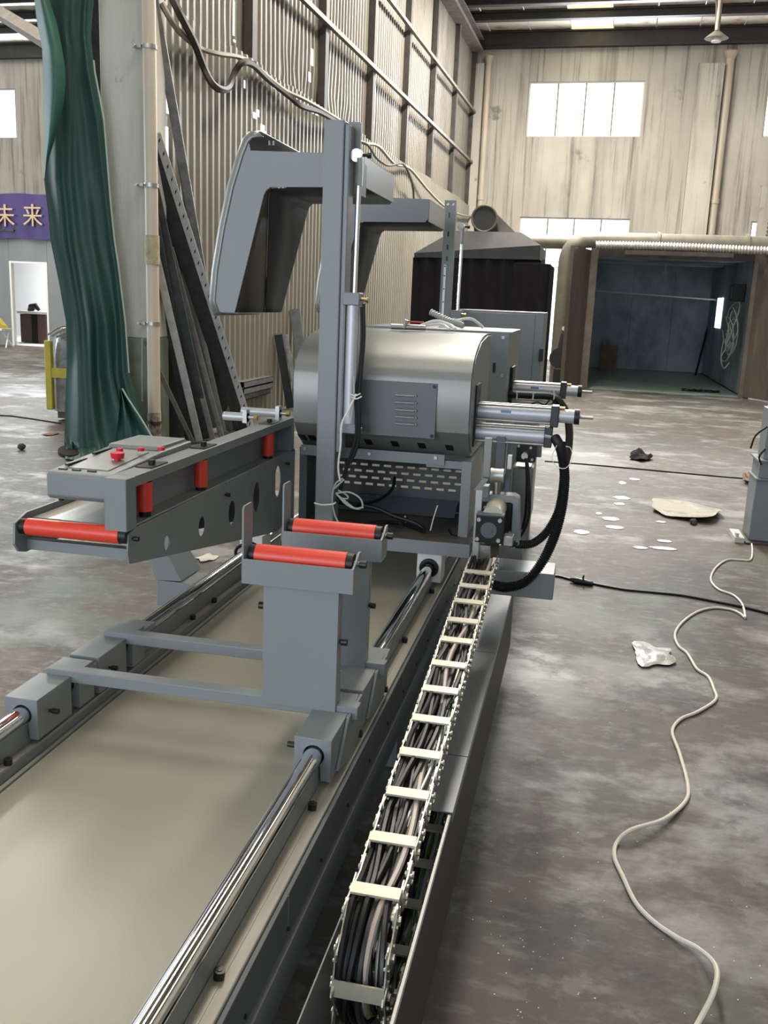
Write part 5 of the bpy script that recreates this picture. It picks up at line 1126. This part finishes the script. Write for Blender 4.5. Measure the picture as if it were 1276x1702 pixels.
tag(B().loft([[(q.x+.034*math.sin(PI*j/8)*(1+.15*math.sin(3*a+j))*math.cos(2*PI*a/14), q.y+.034*math.sin(PI*j/8)*math.sin(2*PI*a/14), .030-.030*math.cos(PI*j/8)) for a in range(14)] for j in range(1, 8)]).build('steel_wool', mat('steel_wool', (.05, .045, .035), .8, 0, .4, 60, .8, 90), smooth=70), 'small dark clump of steel wool on the left floor', 'clump')
tag(blob(85, 722, 13, 3, .02, 14, .3, 20, 4).build('brown_paper', M_card, smooth=60), 'flat brown scrap lying on the floor left of the tarpaulin foot', 'paper')
tag(blob(345, 928, 18, 6, .015, 21, .4, 20, 4).build('paper_scrap', M_paper, smooth=60), 'pale torn scrap on the floor under the support arm', 'paper')
tag(blob(1151, 870, 6, 3, .03, 15, .3, 16, 4).build('metal_chip', M_blackcloth, smooth=60), 'small black lump just below the large crumpled sheet', 'chip')
M_chip = mat('white_disc', (.72, .74, .76), .5)
for i, (px, py, rx, ry, lab) in enumerate([(1054, 797, 9, 1.6, 'thin white plastic scrap farthest out, below the black rag'), (1034, 803, 6, 2.4, 'small white plastic scrap just left of the thin farthest one'), (1033, 828, 13, 2.8, 'white plastic oval lying level with the left end of the large sheet'), (1029, 838, 9, 2, 'white plastic oval just below the one level with the large sheet'), (1015, 863, 14, 3, 'long pale oval scrap left of the large crumpled sheet'), (1021, 877, 15, 2.6, 'white oval scrap below the long pale one'), (966, 885, 13, 3.4, 'white plastic scrap nearest the corrugated hoses'), (995, 854, 5, 1.6, 'tiny white scrap left of the row of pale ovals'), (1064, 911, 12, 2, 'left half of the flat white strip on the floor'), (1102, 912, 22, 2.4, 'right long half of the flat white strip on the floor'), (1104, 900, 12, 2, 'faint pale oval scrap above the flat white strip'), (1098, 868, 8, 1.4, 'thin pale scrap touching the large sheet from below')]):
    c = at(px, py, Z=0); ex = (at(px+rx, py, Z=0)-c).x; ey = (at(px, py-ry, Z=0)-c).y
    o = B().prism([(c.x+ex*math.cos(a*PI/8)*(1+.15*math.sin(a*2.3+i)), c.y+ey*math.sin(a*PI/8)*(1+.1*math.sin(a*1.7+i))) for a in range(16)], 'Z', .0005, .004).build('plastic_scrap', M_chip)
    tag(o, lab, 'scrap', 'pale scraps on the floor beyond the machine')
crumbs = B()
for i in range(95):
    px, py = random.uniform(760, 1270), random.uniform(1060, 1700)
    if random.random() < .45: px, py = random.gauss(870, 60), random.gauss(1560, 80)
    if px < 780+(1702-py)*.0 or py > 1702: continue
    c = at(px, py, Z=0)
    if c.x < -.15: continue
    r_ = random.uniform(.0006, .0014); crumbs.box(c.x-r_, c.x+r_*1.3, c.y-r_, c.y+r_, 0, r_)
tag(crumbs.build('floor_chips', M_white), 'tiny white cutting chips scattered over the right floor', 'chips', kind='stuff')
# neighbouring machine at the right edge
nm = thing('workshop_machine', 'grey frame post of a neighbouring machine cut by the right picture edge', 'machine frame', (1.25, 6.15, 0))
xl, xl2 = at(1259, 800, Y=6.1).x, at(1250, 900, Y=6.1).x
B().box(1.105, 1.30, 6.1, 6.35, .012, .40).build('lower_post', M_paint, nm, bev=.006)
B().box(1.10, 1.34, 6.08, 6.37, .40, .412).box(1.10, 1.34, 6.08, 6.37, .515, .527).box(1.115, 1.32, 6.1, 6.35, .412, .515).build('joint_plate', M_paint, nm, bev=.002)
B().box(1.135, 1.35, 6.12, 6.33, .527, .84).build('upper_post', M_paint, nm, bev=.006)
B().box(1.35, 2.9, 6.14, 6.31, .66, .82).build('cross_rail', M_paint, nm, bev=.005); B().box(2.6, 2.8, 6.1, 6.35, .012, .66).build('lower_post', M_paint, nm, bev=.006)
B().box(1.08, 1.45, 6.03, 6.42, 0, .012).build('foot_plate', M_darksteel, nm)
B().tube(cat([(1.12, 6.05, .74), (1.06, 6.05, .68), (1.04, 6.05, .60)], 6), .006, 6).tube(cat([(1.13, 6.07, .60), (1.10, 6.07, .55), (1.12, 6.08, .50)], 6), .006, 6).build('cable', M_blackm, nm)
tag(B().box(1.015, 1.075, 6.05, 6.30, 0, .035).box(1.02, 1.04, 6.06, 6.1, .035, .06).build('socket_block', M_frame, bev=.003), 'small grey socket block beside the frame post at the right edge', 'socket')
S.frame_start = 1
